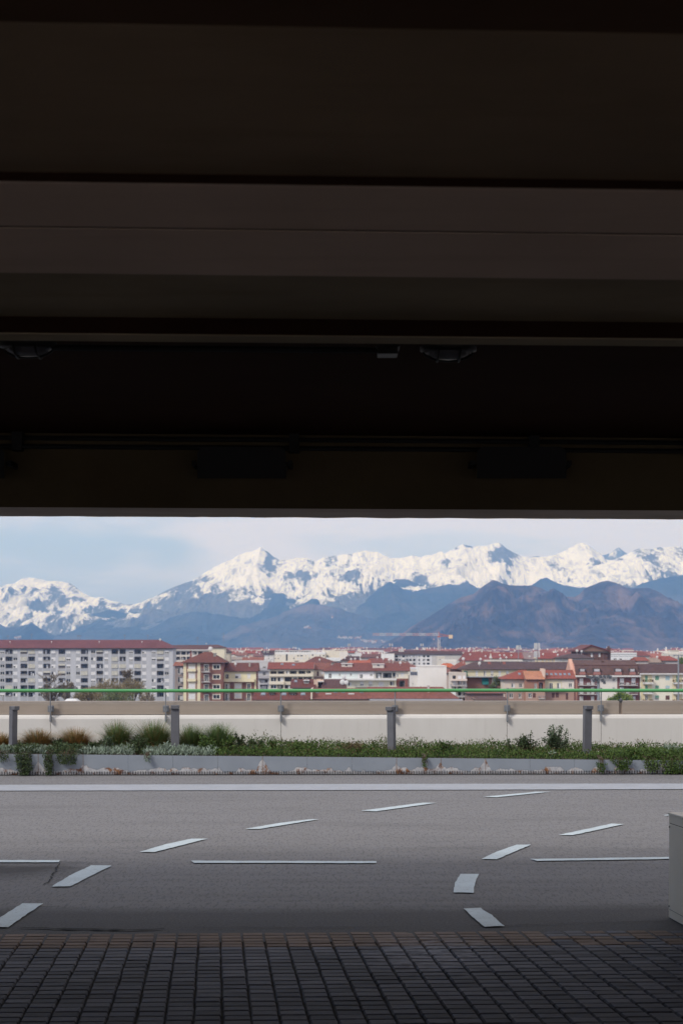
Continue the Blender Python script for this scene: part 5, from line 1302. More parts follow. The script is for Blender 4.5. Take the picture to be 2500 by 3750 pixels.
fw = MB(); fw.box(-B11b.w - .55, -B11b.w - .02, -.6, 5.5, B11b.H - .3, B11b.H + 2.6); B11b.part(fw, 'fire_wall', wallm((226, 190, 165)))
B11b.band(1996, 2062, 2519, 2527, .9, None); B11.band(1970, 1992, 2548, 2560, .9, None)
PH = Bld('small yellow rooftop penthouse with a green window', 1952, 2001, 2430, 440, 7, (226, 212, 160)); PH.op(1985, 1994, 2439, 2450, 'g').walls().flat(.3, (226, 212, 160))
# -- mansard building with salmon gable
B12 = Bld('brick and white building with a brown mansard roof and four white dormers', 2106, 2338, 2474, 400, 13, (140, 74, 66))
B12.zone(2192, 2258, 2478, 2700, (222, 214, 204)); B12.zone(2106, 2112, 2474, 2700, (190, 120, 100))
for i in range(3): B12.op(2120, 2134, 2484 + i*33, 2508 + i*33, 's').op(2162, 2174, 2484 + i*33, 2508 + i*33, 's').op(2268, 2283, 2484 + i*33, 2507 + i*33, RND.choice('rh')).op(2310, 2325, 2484 + i*33, 2507 + i*33, RND.choice('rh')).op(2241, 2250, 2484 + i*33, 2495 + i*33, 'w')
B12.walls()
def mansard(b):
    m = MB(); w = b.w; zf = b.z(2437); zl = b.z(2465); hr = EYE + (YH - 2417) / F * (b.Z + 6.5) - b.zg; yf = 2.2
    zl = b.H + .5
    vs = [(-w, .2, zl), (w, .2, zl), (w, yf, zf), (-w, yf, zf), (-w, b.D/2, hr), (w, b.D/2, hr), (w, b.D - yf, zf), (-w, b.D - yf, zf), (w, b.D - .2, zl), (-w, b.D - .2, zl)]
    m.add(vs, [(0, 1, 2, 3), (3, 2, 5, 4), (4, 5, 6, 7), (7, 6, 8, 9)], 0); m.add(vs, [(0, 3, 4, 7, 9)], 1); m.add(vs, [(1, 8, 6, 5, 2)], 0)
    m.box(-w, w, .15, b.D - .15, b.H - .2, b.H + .51, 2)
    m.box(-w - .05, w + .05, yf - .15, yf + .05, zf - .05, zf + .12, 2)
    b.rp = b.part(m, 'roof', [roofm((112, 80, 76)), wallm((214, 140, 115)), M_BRN])
    m = MB(); m.box(-w - .5, w + .3, -1.0, .18, b.H - .35, b.H + .05); b.part(m, 'cornice', M_WHITE)
    b.hr = hr; b.rd = b.D
    for (x0, x1) in ((2123, 2139), (2174, 2194), (2252, 2272), (2306, 2322)):
        a, c = b.x(x0), b.x(x1); m = MB(); m.box(a - .25, c + .25, .1, 2.5, b.z(2464), b.z(2448)); m.box(a, c, .06, .098, b.z(2459), b.z(2450), 1)
        k = 4
        for i in range(k + 1): q = a + (c - a - .08)*i/k; m.box(q, q + .08, .03, .058, b.z(2459), b.z(2450), 2)
        m.box(a - .2, c + .2, -.15, .098, b.z(2471), b.z(2460.5), 3)
        b.part(m, 'dormer', [M_GUT, plain('pale_blind', (.62, .62, .66), .8), M_RAILM, wallm((170, 95, 82))], b.rp)  # dormer windows carry a plain pale blind colour
mansard(B12); B12.chimney(2217, .8, .5, .4, (110, 80, 76))
gbw = MB(); gbw.add([(-B12.w - .9, .2, B12.H), (-B12.w - .9, B12.D/2, B12.hr + .3), (-B12.w - .9, B12.D, B12.H), (-B12.w - .01, .2, B12.H), (-B12.w - .01, B12.D/2, B12.hr + .3), (-B12.w - .01, B12.D, B12.H)], [(0, 1, 2), (5, 4, 3), (0, 3, 4, 1), (1, 4, 5, 2)]); B12.part(gbw, 'gable_wall', wallm((218, 150, 122)))
for i in range(3):
    for (a, b) in ((2115, 2182), (2264, 2331)): B12.band(a, b, 2502 + i*33, 2511 + i*33, 1.1, None, 'balcony')
    for a in (2146, 2289): q = MB(); q.box(B12.x(a), B12.x(a + 10), -1.05, -.5, B12.z(2508 + i*33), B12.z(2500 + i*33)); B12.part(q, 'balcony_cupboard', M_WHITE)
B12.zone
# -- church-like brick gable with chimney tower
B13 = Bld('dark brick gabled hall with a square chimney tower on the skyline', 2125, 2222, 2386, 520, 22, (116, 74, 66), 'hall', 'building'); B13.op(2161, 2169, 2392, 2406, 's').op(2190, 2197, 2392, 2406, 's'); B13.walls()
m = MB(); w = B13.w; H = B13.H; pk = B13.z(2366); xk = B13.x(2163)
m.add([(-w - .5, -.3, H), (w + .5, -.3, H), (xk, -.3, pk), (-w - .5, 22, H), (w + .5, 22, H), (xk, 22, pk)], [(0, 1, 2), (5, 4, 3)], 1); m.add([(-w - .9, -.6, H - .1), (xk, -.6, pk), (xk, 22.2, pk), (-w - .9, 22.2, H - .1), (-w - .9, -.6, H + .35), (xk, -.6, pk + .45), (xk, 22.2, pk + .45), (-w - .9, 22.2, H + .35)], [(4, 5, 6, 7), (0, 4, 7, 3), (0, 1, 5, 4), (3, 7, 6, 2)], 0)
m.add([(w + .9, -.6, H - .1), (xk + .002, -.6, pk), (xk + .002, 22.2, pk), (w + .9, 22.2, H - .1), (w + .9, -.6, H + .35), (xk + .002, -.6, pk + .45), (xk + .002, 22.2, pk + .45), (w + .9, 22.2, H + .35)], [(7, 6, 5, 4), (3, 7, 4, 0), (4, 5, 1, 0), (2, 6, 7, 3)], 0); m.box(-w - .6, w + .6, -.5, -.31, H - .5, H + .1, 2)
B13.rp = B13.part(m, 'roof', [roofm((128, 70, 70)), wallm((140, 98, 82)), M_GUT])
for p in (2130, 2152, 2175, 2182, 2204): q = MB(); q.box(B13.x(p), B13.x(p + 5), -.25, -.003, B13.H - 8, B13.H - .5); B13.part(q, 'pilaster', wallm((128, 82, 72)))
q = MB(); a, b = B13.x(2224), B13.x(2236); q.box(a, b, 1, 2.4, B13.H - 6, B13.z(2374)); q.box(a - .25, b + .25, .8, 2.6, B13.z(2375), B13.z(2372)); q.box(a + .25, b - .25, 1.2, 2.2, B13.z(2372), B13.z(2366)); B13.part(q, 'chimney_tower', wallm((118, 84, 80)))
B14 = Bld('pale house with a dark brown hip roof in front of the brick gabled hall', 2050, 2172, 2412, 480, 12, (196, 190, 182)); B14.walls().roof(2394, (94, 72, 76), 'hip', il=50, ir=50, over=.6).dish(2121, .95, .6).dish(2137, .85, .5)
# -- yellow house at right
B15 = Bld('cream and yellow apartment house with green shutters and a dark brown roof at right', 2341, 2640, 2469, 400, 13, (226, 218, 192))
for a, b in ((2345, 2386), (2460, 2496), (2560, 2600)): B15.zone(a, b, 2469, 2700, (228, 208, 152))
for i, k in enumerate('gHww'):
    B15.op(2360, 2370, 2474 + i*36, 2498 + i*36, 'g' if i < 2 else 'w').op(2474, 2484, 2474 + i*36, 2498 + i*36, 'g' if i < 1 else 'w'); B15.op(2397, 2411, 2475 + i*36, 2491 + i*36, 'gHHh'[i]).op(2435, 2450, 2475 + i*36, 2491 + i*36, 'bmrh'[i]).op(2520, 2535, 2475 + i*36, 2491 + i*36, 'gHHh'[i])
B15.walls().roof(2431, (98, 68, 66), 'gable', over=.7, ol=.3); B15.band(2339, 2640, 2465.5, 2470, .75, M_WHITE, 'cornice')
for i in range(3):
    for a, b in ((2351, 2387), (2461, 2496)):
        B15.band(a, b, 2489 + i*36.5, 2505 + i*36.5, 1.3, M_WHITE, 'balcony', M_BRN, .45)
        q = MB(); rr = random.Random(i*7 + a)
        for j in range(70):
            p = Vector((B15.x(rr.choice((a + 5, b - 6, b - 9))) + rr.uniform(-.5, .5), -1.1 + rr.uniform(-.2, .3), B15.z(2495 + i*36.5) + rr.uniform(-.5, .5))); leaf(q, p, rdir(rr), .3, .1, rr)
        B15.part(q, 'potted_plants', M_HEDGE if i < 2 else M_OLIVE)

# -- mid distance and skyline
F1 = Bld('long low white and cream building on the skyline in the middle', 1002, 1190, 2396, 950, 14, (226, 216, 196)); F1.zone(1002, 1190, 2380, 2397, (226, 226, 228))
F1.grid([(1005, 1010), (1018, 1021), (1025, 1028), (1074, 1078), (1088, 1094), (1099, 1109), (1118, 1122), (1130, 1135), (1170, 1174), (1182, 1187)], [(2399, 2404), (2409, 2414)], 'wls', 2); F1.op(1047, 1053, 2389, 2420, 'l').op(1142, 1147, 2390, 2402, 'l').walls().flat(1.4, (226, 226, 230))
for (a, b) in ((1005, 1043), (1100, 1140), (1058, 1095)): q = MB(); q.box(F1.x(a), F1.x(b), 2, 10, F1.H, F1.z(2383.5)); q.box(F1.x(a) - .4, F1.x(b) + .4, 1, 11, F1.z(2384), F1.z(2382.5)); [q.box(F1.x(a + 4 + j*9), F1.x(a + 9 + j*9), 1.9, 1.995, F1.z(2389), F1.z(2385.5), 1) for j in range(3)]; F1.part(q, 'penthouse', [M_WHITE, M_WGLASS])
F1b = Bld('cream block with a flat roof at the right end of the long white building', 1190, 1272, 2386, 960, 14, (226, 214, 188)); F1b.op(1196, 1201, 2400, 2408, 'l').op(1186, 1190, 2400, 2404).zone(1243, 1272, 2385, 2430, (226, 216, 206)).walls().flat(.5)
F1c = Bld('house with a dark mansard roof and small white dormers left of the long white building', 958, 1001, 2397, 930, 12, (212, 208, 206)); F1c.grid([(955 + 9*i, 959 + 9*i) for i in range(1, 5)], [(2400, 2405), (2409, 2415)], 'ws', 3); F1c.walls().roof(2382, (88, 66, 72), 'gable'); F1c.dormer(976, 983, 2384, 2394, (220, 216, 214), .25).dormer(955 + 9, 971, 2385, 2394, (220, 216, 214), .25)
F3 = Bld('white box shaped building with a small red roof left of the grey white block', 1276, 1324, 2392, 900, 12, (206, 206, 210)); F3.op(1281, 1287, 2398, 2404).walls().roof(2384, (178, 80, 70), 'gable', over=.4, orr=-4)
F2 = Bld('grey white balcony building under a long dark brown roof on the skyline', 1440, 1582, 2397, 740, 14, (192, 192, 200)); F2.grid([(1446, 1456), (1460, 1466), (1472, 1482), (1486, 1494), (1498, 1506), (1512, 1520), (1532, 1537), (1548, 1556), (1562, 1572)], [(2400, 2407), (2413, 2421), (2427, 2434)], 'lwl', 6); F2.zone(1528, 1580, 2398, 2440, (212, 212, 218)); F2.walls().roof(2383, (94, 66, 68), 'gable', il=45, ol=5, orr=6)
for p in (1463, 1470, 1477): q = MB(); q.box(F2.x(p - 2.4), F2.x(p + 2.4), 4.5, 6.2, F2.H + .5, F2.z(2375.5)); q.box(F2.x(p - 2.9), F2.x(p + 2.9), 4.3, 6.4, F2.z(2377), F2.z(2376)); F2.part(q, 'chimney', M_WHITE, F2.rp)
F2b = Bld('plain white end block left of the grey white balcony building', 1397, 1443, 2396, 735, 12, (222, 222, 224)); F2b.zone(1406, 1443, 2414, 2500, (165, 165, 176)).walls().flat(.3)
F2c = Bld('cream stair tower at the foot of the tower crane', 1603, 1628, 2407, 700, 9, (212, 202, 186), 'stair_tower'); F2c.op(1608, 1613, 2412, 2418).walls().flat(.4)
F4 = low_roof('long brown roof right of the crane on the skyline', 1584, 1690, 2397, 2384, 780, (98, 66, 68), (190, 185, 182), 14)
def mid(label, x0, x1, eave, ridge, Z, rc, wc_, il=0, ir=0, ops=None, D=12, dishes=()):
    b = Bld(label, x0, x1, eave, Z, D, wc_, 'house', 'house')
    if ops:
        n = max(1, int((x1 - x0) / 14)); r = random.Random(int(x0))
        for i in range(n):
            a = x0 + (x1 - x0) * (i + .3) / n; b.op(a, a + 5, eave + 3, eave + 9, r.choice('wshl'))
    b.walls(); b.roof(ridge, rc, 'gable', il, ir, over=.5)
    for p, f in dishes: b.dish(p, f, .55)
    return b
mid('big red roof right of the crane with a dark valley', 1690, 1808, 2421, 2387, 700, (150, 74, 68), (205, 190, 170), 20, 0, None, 16, ((1768, .8), (1723, .5), (1778, .3)))
mid('bright red roof over a pale wall with three roof windows', 1805, 1912, 2413, 2389, 650, (160, 76, 68), (214, 204, 186), 0, 0, 1, 13, ((1815, .95), (1830, .2), (1846, .2), (1872, .2), (1889, .9)))
mid('grey and red patched roof beside the big phone mast', 1905, 1968, 2416, 2388, 660, (150, 125, 125), (196, 190, 196), 0, 0, 1, 13, ((1938, .1),))
mid('red roof with a yellow wall right of the big phone mast', 1972, 2058, 2414, 2391, 620, (160, 72, 64), (226, 200, 150), 0, 20, 1, 13, ((1990, .4), (2043, .3)))
mid('small red peak roof on the skyline behind the big phone mast', 1968, 2022, 2392, 2379, 850, (160, 84, 76), (200, 190, 185), 25, 20)
mid('low reddish roof on the skyline left of the brick gabled hall', 2040, 2128, 2402, 2385, 800, (146, 80, 74), (205, 195, 190), 10, 0, None, 12, ((2072, .5), (2093, .6)))
mid('row of pale eaves with white chimneys below the bright red roofs', 1780, 1910, 2424, 2416, 600, (190, 182, 172), (220, 205, 180), 0, 0, 1, 8, ((1768 + 30, .9), (1856, .9)))
mid('bright orange roof left of the yellow topped building', 1612, 1668, 2446, 2429, 520, (222, 98, 52), (205, 195, 185), 20, 20)
b_ = Bld('white roof terraces above the bright orange roof', 1622, 1670, 2424, 560, 8, (222, 216, 206)); b_.op(1630, 1640, 2428, 2436, 'l').op(1648, 1660, 2428, 2436, 's').walls().flat(.8)
mid('dull red low house below the bright orange roof', 1632, 1664, 2466, 2449, 500, (150, 92, 80), (190, 165, 150))
mid('wide orange red roof behind the boxy dormers', 1275, 1352, 2430, 2418, 560, (206, 96, 66), (214, 200, 180), 10, 0, None, 10, ((1285, .5), (1300, .6)))
mid('red roof with a cream box dormer behind the mint house', 1340, 1440, 2428, 2410, 600, (150, 80, 72), (214, 204, 186), 20, 20, 1, 12, ((1382, .6), (1403, .3)))
mid('dusty brown roof between the white box and the white end block', 1322, 1402, 2409, 2395, 820, (128, 84, 82), (170, 160, 160), 10, 10, None, 12, ((1330, .9), (1357, .8)))
mid('grey brown roof cluster left of the big blank wall', 1410, 1500, 2436, 2421, 580, (140, 100, 90), (206, 196, 180), 10, 10, 1, 10, ((1424, .7), (1441, .6), (1478, .8)))
mid('pale stone house with a low roof right above the red roof end', 1470, 1535, 2450, 2432, 520, (150, 88, 76), (200, 182, 160), 5, 30, None, 10, ((1505, .7), (1483, .5)))
mid('dark brown pyramid roof before the long white building', 1118, 1225, 2427, 2404, 620, (128, 72, 66), (200, 188, 170), 40, 60, None, 14, ((1170, .1),))
mid('pale grey metal roof beside the dark pyramid roof', 1198, 1254, 2423, 2408, 640, (206, 208, 210), (170, 165, 165), 0, 20)
mid('dark brown roof with white chimney caps behind the cream dormer', 1250, 1312, 2421, 2403, 620, (92, 62, 64), (206, 196, 184), 25, 0, None, 12, ((1262, .1),))
for i, (a, b, e, rd, Z, rc_, wcol, lab) in enumerate((
    (842, 872, 2397, 2384, 980, (172, 88, 74), (222, 206, 180), 'small red roof with a cream wall right of the narrow cream block'),
    (866, 905, 2402, 2388, 900, (150, 96, 84), (220, 212, 204), 'cluttered brown roof with many white chimneys'),
    (900, 932, 2394, 2381, 940, (168, 76, 68), (200, 160, 140), 'red topped house left of the dark mansard roof'),
    (844, 896, 2417, 2405, 820, (170, 150, 140), (214, 206, 196), 'pale flat looking roof above the brick house'),
    (890, 962, 2420, 2406, 780, (160, 92, 74), (216, 200, 176), 'ochre roof with a pale gable above the dark red roof'),
    (930, 962, 2405, 2391, 900, (140, 92, 88), (220, 214, 210), 'grey pink roof wedged beside the dark mansard roof'))):
    mid(lab, a, b, e, rd, Z, rc_, wcol, 0, 8 if i % 2 else 0, 1, 11, ((a + 8, .7), (a + 20, .4)))
f5 = Bld('long white building with horizontal bands right of the chimney tower', 2232, 2330, 2408, 620, 14, (214, 216, 220), 'banded_building')
f5.zone(2232, 2338, 2396, 2399, (150, 156, 164)); f5.zone(2232, 2338, 2403, 2405, (150, 156, 164)); f5.grid([(2245, 2256), (2266, 2276), (2286, 2296), (2306, 2316)], [(2411, 2417)], 'ws'); f5.H = f5.z(2393); f5.walls().flat(.3)
mid('red hip roof right of the white banded building', 2320, 2376, 2403, 2386, 640, (140, 74, 72), (200, 190, 186), 25, 20)
mid('bright red roof corner above the dark brown roof at right', 2332, 2372, 2422, 2406, 520, (164, 80, 66), (214, 200, 190), 5, 5)
mid('cream gabled house with dark chimney at right', 2368, 2428, 2428, 2409, 540, (165, 140, 125), (214, 200, 184), 20, 20, 1, 10, ((2410, .6),))
mid('red gable roof just left of the tall grey mast', 2426, 2482, 2421, 2402, 540, (164, 74, 62), (190, 180, 176), 10, 25)
mid('brown red strip roof on the skyline left of the white banded building', 2236, 2322, 2392, 2387, 900, (150, 84, 80), (205, 200, 200))
b_ = Bld('cream flat roofed block on the skyline at the far right', 2440, 2560, 2396, 900, 14, (206, 198, 184)); b_.grid([(2446, 2452), (2460, 2468), (2490, 2498)], [(2399, 2404), (2408, 2413)], 'wl'); b_.walls().flat(.5); q = MB(); q.box(b_.x(2454), b_.x(2486), 2, 8, b_.H, b_.z(2382.5)); q.box(b_.x(2452), b_.x(2488), 1.5, 8.5, b_.z(2382.5), b_.z(2381)); b_.part(q, 'penthouse', wallm((214, 206, 190)))
b_ = Bld('low pale building below the far right skyline block', 2420, 2520, 2413, 760, 12, (180, 176, 170)); b_.grid([(2430, 2438), (2446, 2454), (2464, 2470)], [(2416, 2421)], 'wl'); b_.walls().flat(.4)

# far town as one mass
def far_town():
    rnd = random.Random(19); m = MB()
    for i in range(1150):
        Z = rnd.uniform(1000, 3300)**1.0; px = rnd.uniform(-500, 3000); x = px_at(px, Z); w = rnd.uniform(7, 20); d = rnd.uniform(6, 10); h = rnd.uniform(8, 19.0) if Z < 1700 else rnd.uniform(9, 21)
        h = min(h, 26.7 - Z*(20.5/F) + 0) if Z < 1300 else h
        z = ZG + h; wi = rnd.choice((0, 0, 1, 2)); ri = rnd.choice((3, 3, 4, 5))
        m.box(x - w, x + w, Z, Z + 2*d, ZG, z, wi)
        if rnd.random() < .75:
            k = rnd.choice((0, 0, d)); zr = z + rnd.uniform(2, 3.4)
            m.add([(x - w - .5, Z - .5, z + .01), (x + w + .5, Z - .5, z + .01), (x + w + .5, Z + 2*d + .5, z + .01), (x - w - .5, Z + 2*d + .5, z + .01), (x - w + k, Z + d, zr), (x + w - k, Z + d, zr)], [(0, 1, 5, 4), (2, 3, 4, 5), (3, 0, 4), (1, 2, 5)], ri)
        for q in range(rnd.randint(1, 4)):
            a = x + rnd.uniform(-w, w); m.box(a, a + rnd.uniform(.6, 1.6), Z + d - 1, Z + d + 1, z, z + rnd.uniform(2.5, 4.6), rnd.choice((0, 1, 2)))
        for fl in range(1, int(h / 3.2)):
            for q in range(int(w / 2.4)):
                a = x - w + 1.2 + q*4.6; m.box(a, a + 1.6, Z - .06, Z - .01, ZG + fl*3.2, ZG + fl*3.2 + 1.5, 6)
    o = m.build('distant_town', [wallm((224, 216, 204)), wallm((214, 196, 166)), wallm((200, 198, 204)), roofm((158, 82, 72)), roofm((120, 78, 74)), roofm((180, 100, 80)), M_WGLASS]); tag(o, 'distant sea of small houses and red roofs below the hills', kind='stuff')
far_town()

# ------------------------------------------------------------------ masts, crane, floodlight tower
M_ANT = plain('antenna_grey', (0.55, 0.56, 0.58), .6)
M_MAST = plain('mast_grey', (0.24, 0.26, 0.29), .6)
def phone_mast(px, ytop, ybase, Z, w, label, tiers=1, np_=4):
    b = P(px, ybase, Z); tp = P(px, ytop, Z); t = thing('phone_mast', label, 'phone mast', tuple(b), 'phone masts on the rooftops')
    m = MB(); m.tube([b - Vector((0, 0, 3)), tp], .16, 6)
    r = w/2/F*Z; H = tp.z - b.z
    m.build('pole', M_MAST, t)
    for k in range(tiers):
        for i in range(np_):
            a = 2*math.pi*(i + .5)/np_; c = Vector((tp.x + r*math.cos(a), Z + r*math.sin(a), tp.z - H*(.16 if tiers == 1 else .12 + .40*k)))
            q = MB(); hh = H*(.17 if tiers == 1 else .15); q.box(c.x - .22, c.x + .22, c.y - .12, c.y + .12, c.z - hh, c.z + hh); q.tube([c, Vector((tp.x, Z, c.z))], .06, 4); q.build('antenna_panel', M_ANT, t)
phone_mast(1278, 2357, 2386, 900, 9, 'thin phone mast on the white box shaped building'); phone_mast(1431, 2357, 2386, 750, 13, 'phone mast at the left end of the long brown skyline roof')
phone_mast(1544, 2357, 2384, 760, 11, 'phone mast halfway along the long brown skyline roof'); phone_mast(1897, 2364, 2410, 640, 14, 'phone mast above the bright red roofs', 1, 5)
phone_mast(1965, 2357, 2432, 470, 17, 'tallest phone mast with two tiers of antennas on the yellow penthouse', 2, 5)
phone_mast(1734, 2373, 2388, 800, 5, 'tiny white antenna on the red skyline roofs', 1, 3)

M_CR = plain('crane_red', lin(205, 140, 132), .6); M_CW = plain('crane_white', (0.62, 0.60, 0.58), .6); M_CY = plain('counterweight_beige', lin(226, 190, 140), .8); M_CO = plain('crane_orange', lin(210, 95, 60), .6)  # crane red lightened in its colour to stand in for haze
def crane():
    Z = 1250; b = P(1606, 2440, Z); t = thing('tower_crane', 'red and white tower crane standing over the roofs before the hills', 'crane', (b.x, Z, ZG))
    top = P(1606, 2332, Z); s = .75; m = MB()
    for sx in (-s, s):
        for sy in (-s, s): m.tube([(b.x + sx, Z + sy, ZG), (b.x + sx, Z + sy, top.z)], .17, 4)
    z = ZG; fl = 1
    while z < top.z - 2:
        for sy in (-s, s): m.tube([(b.x - s*fl, Z + sy, z), (b.x + s*fl, Z + sy, z + 2)], .10, 4)
        z += 2; fl = -fl
    m.build('mast', M_CW, t)
    xl = px_at(1364, Z); xr = px_at(1606, Z); z0 = P(0, 2327, Z).z; n = 10; L = xr - xl
    for i in range(n):
        q = MB(); a = xl + L*i/n; c = xl + L*(i + 1)/n; hh = 1.6
        for zz, yy in ((z0, -.7), (z0, .7), (z0 + hh, 0)): q.tube([(a, Z + yy, zz), (c, Z + yy, zz)], .10, 4)
        for j in range(4):
            u = a + (c - a)*j/4; v = a + (c - a)*(j + 1)/4
            for yy in (-.7, .7): q.tube([(u, Z + yy, z0), ((u + v)/2, Z, z0 + hh)], .10, 4); q.tube([((u + v)/2, Z, z0 + hh), (v, Z + yy, z0)], .10, 4)
        q.build('jib_section', M_CW if i % 2 else M_CR, t)
    q = MB(); xc = px_at(1658, Z); z1 = P(0, 2330, Z).z
    for yy in (-.7, .7): q.tube([(xr, Z + yy, z1), (xc, Z + yy, z1)], .22, 4); q.tube([(xr, Z + yy, z1 + 1.5), (xr + 8, Z + yy, z1 + .2)], .15, 4)
    for j in range(6): u = xr + (xc - xr)*j/6; q.tube([(u, Z - .7, z1), (u + (xc - xr)/6, Z + .7, z1)], .12, 4)
    q.tube([(xr, Z, z1 + 2.2), (xc - 1, Z, z1 + .3)], .12, 4); q.build('counter_jib', M_CO, t)
    q = MB(); q.box(px_at(1642, Z), px_at(1656, Z), Z - 1, Z + 1, P(0, 2338, Z).z, P(0, 2325, Z).z); q.build('counterweight', M_CY, t)
    q = MB(); q.box(xr - 1.2, xr + 1.2, Z - 1.2, Z + 1.2, top.z - .4, top.z + .5); q.tube([(xr, Z, top.z), (xr, Z, z0 + 3.0)], .3, 4); q.build('slewing_ring', M_CO, t)
    q = MB(); q.box(px_at(1585, Z), px_at(1589, Z), Z - .4, Z + .4, P(0, 2343, Z).z, P(0, 2339, Z).z); q.tube([(px_at(1587, Z), Z, P(0, 2340, Z).z), (px_at(1587, Z), Z, z0)], .06, 4); q.build('hook_block', M_CR, t)
crane()
def flood_tower():
    Z = 250; b = P(2190, 2480, Z); t = thing('floodlight_tower', 'grey floodlight tower with a wide cluster of dark lamps before the mansard building', 'floodlight tower', (b.x, Z, ZG))
    m = MB(); m.tube([(b.x, Z, ZG), (b.x, Z, b.z)], [.34, .2], 8); m.build('pole', M_MAST, t)
    m = MB(); m.tube([(px_at(2143, Z), Z, P(0, 2477, Z).z), (px_at(2236, Z), Z, P(0, 2477, Z).z)], .09, 6); m.tube([(px_at(2165, Z), Z, P(0, 2490, Z).z), (px_at(2215, Z), Z, P(0, 2490, Z).z)], .09, 6); m.build('cross_arm', M_MAST, t)
    rnd = random.Random(4)
    for (x, y) in [(2150, 2478), (2161, 2481), (2173, 2479), (2186, 2483), (2199, 2478), (2211, 2477), (2223, 2476), (2231, 2480), (2172, 2493), (2188, 2495), (2203, 2492), (2211, 2499)]:
        c = P(x, y, Z); q = MB(); k = rnd.uniform(-.2, .2)
        q.add([(c.x - .22, Z - .30, c.z - .26), (c.x + .22, Z - .30, c.z - .26), (c.x + .24 + k, Z - .12, c.z + .24), (c.x - .24 + k, Z - .12, c.z + .24), (c.x - .15, Z + .05, c.z - .20), (c.x + .15, Z + .05, c.z - .20), (c.x + .16, Z + .1, c.z + .15), (c.x - .16, Z + .1, c.z + .15)], [(0, 1, 2, 3), (7, 6, 5, 4), (0, 4, 5, 1), (1, 5, 6, 2), (2, 6, 7, 3), (3, 7, 4, 0)])
        q.build('lamp', plain('lamp_dark', (.05, .055, .065), .4, .5), t)
flood_tower()
def lamp_mast():
    Z = 240; x = px_at(2482, Z); t = thing('lamp_mast', 'tall thin blue grey lamp mast near the right edge of the photo', 'lamp post', (x, Z, ZG))
    m = MB(); m.tube([(x, Z, ZG), (x, Z, P(0, 2398, Z).z)], [.22, .11], 8); m.build('pole', M_MAST, t)
    m = MB(); m.tube([(x - .5, Z, P(0, 2400, Z).z), (x + .5, Z, P(0, 2400, Z).z)], .05, 5); m.build('cross_arm', M_MAST, t)
    for s in (-.5, .5): q = MB(); q.box(x + s - .2, x + s + .2, Z - .3, Z + .1, P(0, 2402, Z).z, P(0, 2398, Z).z); q.build('lamp', M_MAST, t)
lamp_mast()

# ------------------------------------------------------------------ trees behind the wall
M_BARK = plain('grey_bark', (0.15, 0.125, 0.105), .95); M_TWIG = plain('twigs', (0.20, 0.165, 0.13), .95)
M_BUD = leaf_mat('budding_twigs', (0.18, 0.15, 0.095), (0.33, 0.27, 0.18), .6); M_SPR = leaf_mat('spring_leaves', (0.10, 0.15, 0.03), (0.27, 0.32, 0.09), .9); M_OLV = leaf_mat('olive_leaves', (0.09, 0.11, 0.055), (0.21, 0.23, 0.13), .8)
def bare_tree(px, top, hw, Z, label, seed, buds=0, mat=M_TWIG, lmat=M_BUD, dens=1.0, trunk=.35, lsize=.25, tw=.045, name='bare_tree'):
    rnd = random.Random(seed); x = px_at(px, Z); zt_ = EYE + (YH - top)/F*Z; H = zt_ - ZG; W = hw/F*Z
    t = thing(name, label, 'tree', (x, Z, ZG)); tr = MB(); tw_ = MB(); lf = MB()
    tr.tube([(x, Z, ZG), (x + .2, Z, ZG + H*.25), (x, Z, ZG + H*.55)], [trunk, trunk*.8, trunk*.5], 8)
    def grow(p, d, L, r, k):
        e = p + d*L; bend = Vector((rnd.uniform(-.12, .12), rnd.uniform(-.12, .12), .06))*L
        (tr if r > .07 else tw_).tube([p, p.lerp(e, .5) + bend, e], [r, r*.8, r*.55], 5 if r > .07 else 3, 0, False)
        if buds and k <= 1:
            for _ in range(buds): leaf(lf, p.lerp(e, rnd.random()) + rdir(rnd, -1)*lsize*2.4*rnd.random(), rdir(rnd, -.5), lsize*rnd.uniform(.6, 1.3), lsize*.3, rnd)
        if k == 0: return
        for _ in range(rnd.choice((2, 3, 3))):
            nd = (d + rdir(rnd, -.35)*.75 + Vector((0, 0, .22))).normalized()
            q = p.lerp(e, rnd.uniform(.45, 1.0)); rel = abs(q.x - x)/W
            if rel > 1.05: continue
            grow(q, nd, L*rnd.uniform(.62, .86), max(tw, r*.6), k - 1)
    n = int(11*dens)
    for i in range(n):
        a = 2*math.pi*i/n + rnd.uniform(-.3, .3); z0 = ZG + H*rnd.uniform(.22, .55) if H*.2 < W*.62 else zt_ - W*rnd.uniform(1.0, 2.6)
        sp = rnd.uniform(.25, 1.0); d = Vector((math.cos(a)*sp*W/(H*.5)*1.6, math.sin(a)*sp*W/(H*.5)*1.6, 1)).normalized()
        grow(Vector((x, Z, z0)), d, min(H*.20, W*.62)*rnd.uniform(.8, 1.15), trunk*.45, 4)
    o = tr.build('trunk', M_BARK, t); tw_.build('twigs', mat, t)
    if buds: lf.build('foliage', lmat, t)
    # fit the crown to its real height
    zs = [v[2] for v in tw_.v]; k = (zt_ - ZG) / (max(zs) - ZG)
    t.scale = (1, 1, k)
    return t
bare_tree(185, 2452, 62, 300, 'tall bare grey tree in front of the long grey slab', 3, tw=.055)
bare_tree(250, 2490, 48, 300, 'smaller bare tree just right of the tall bare one', 4, tw=.055)
bare_tree(55, 2542, 70, 280, 'low bare treetop at the left edge of the photo', 5, tw=.05)
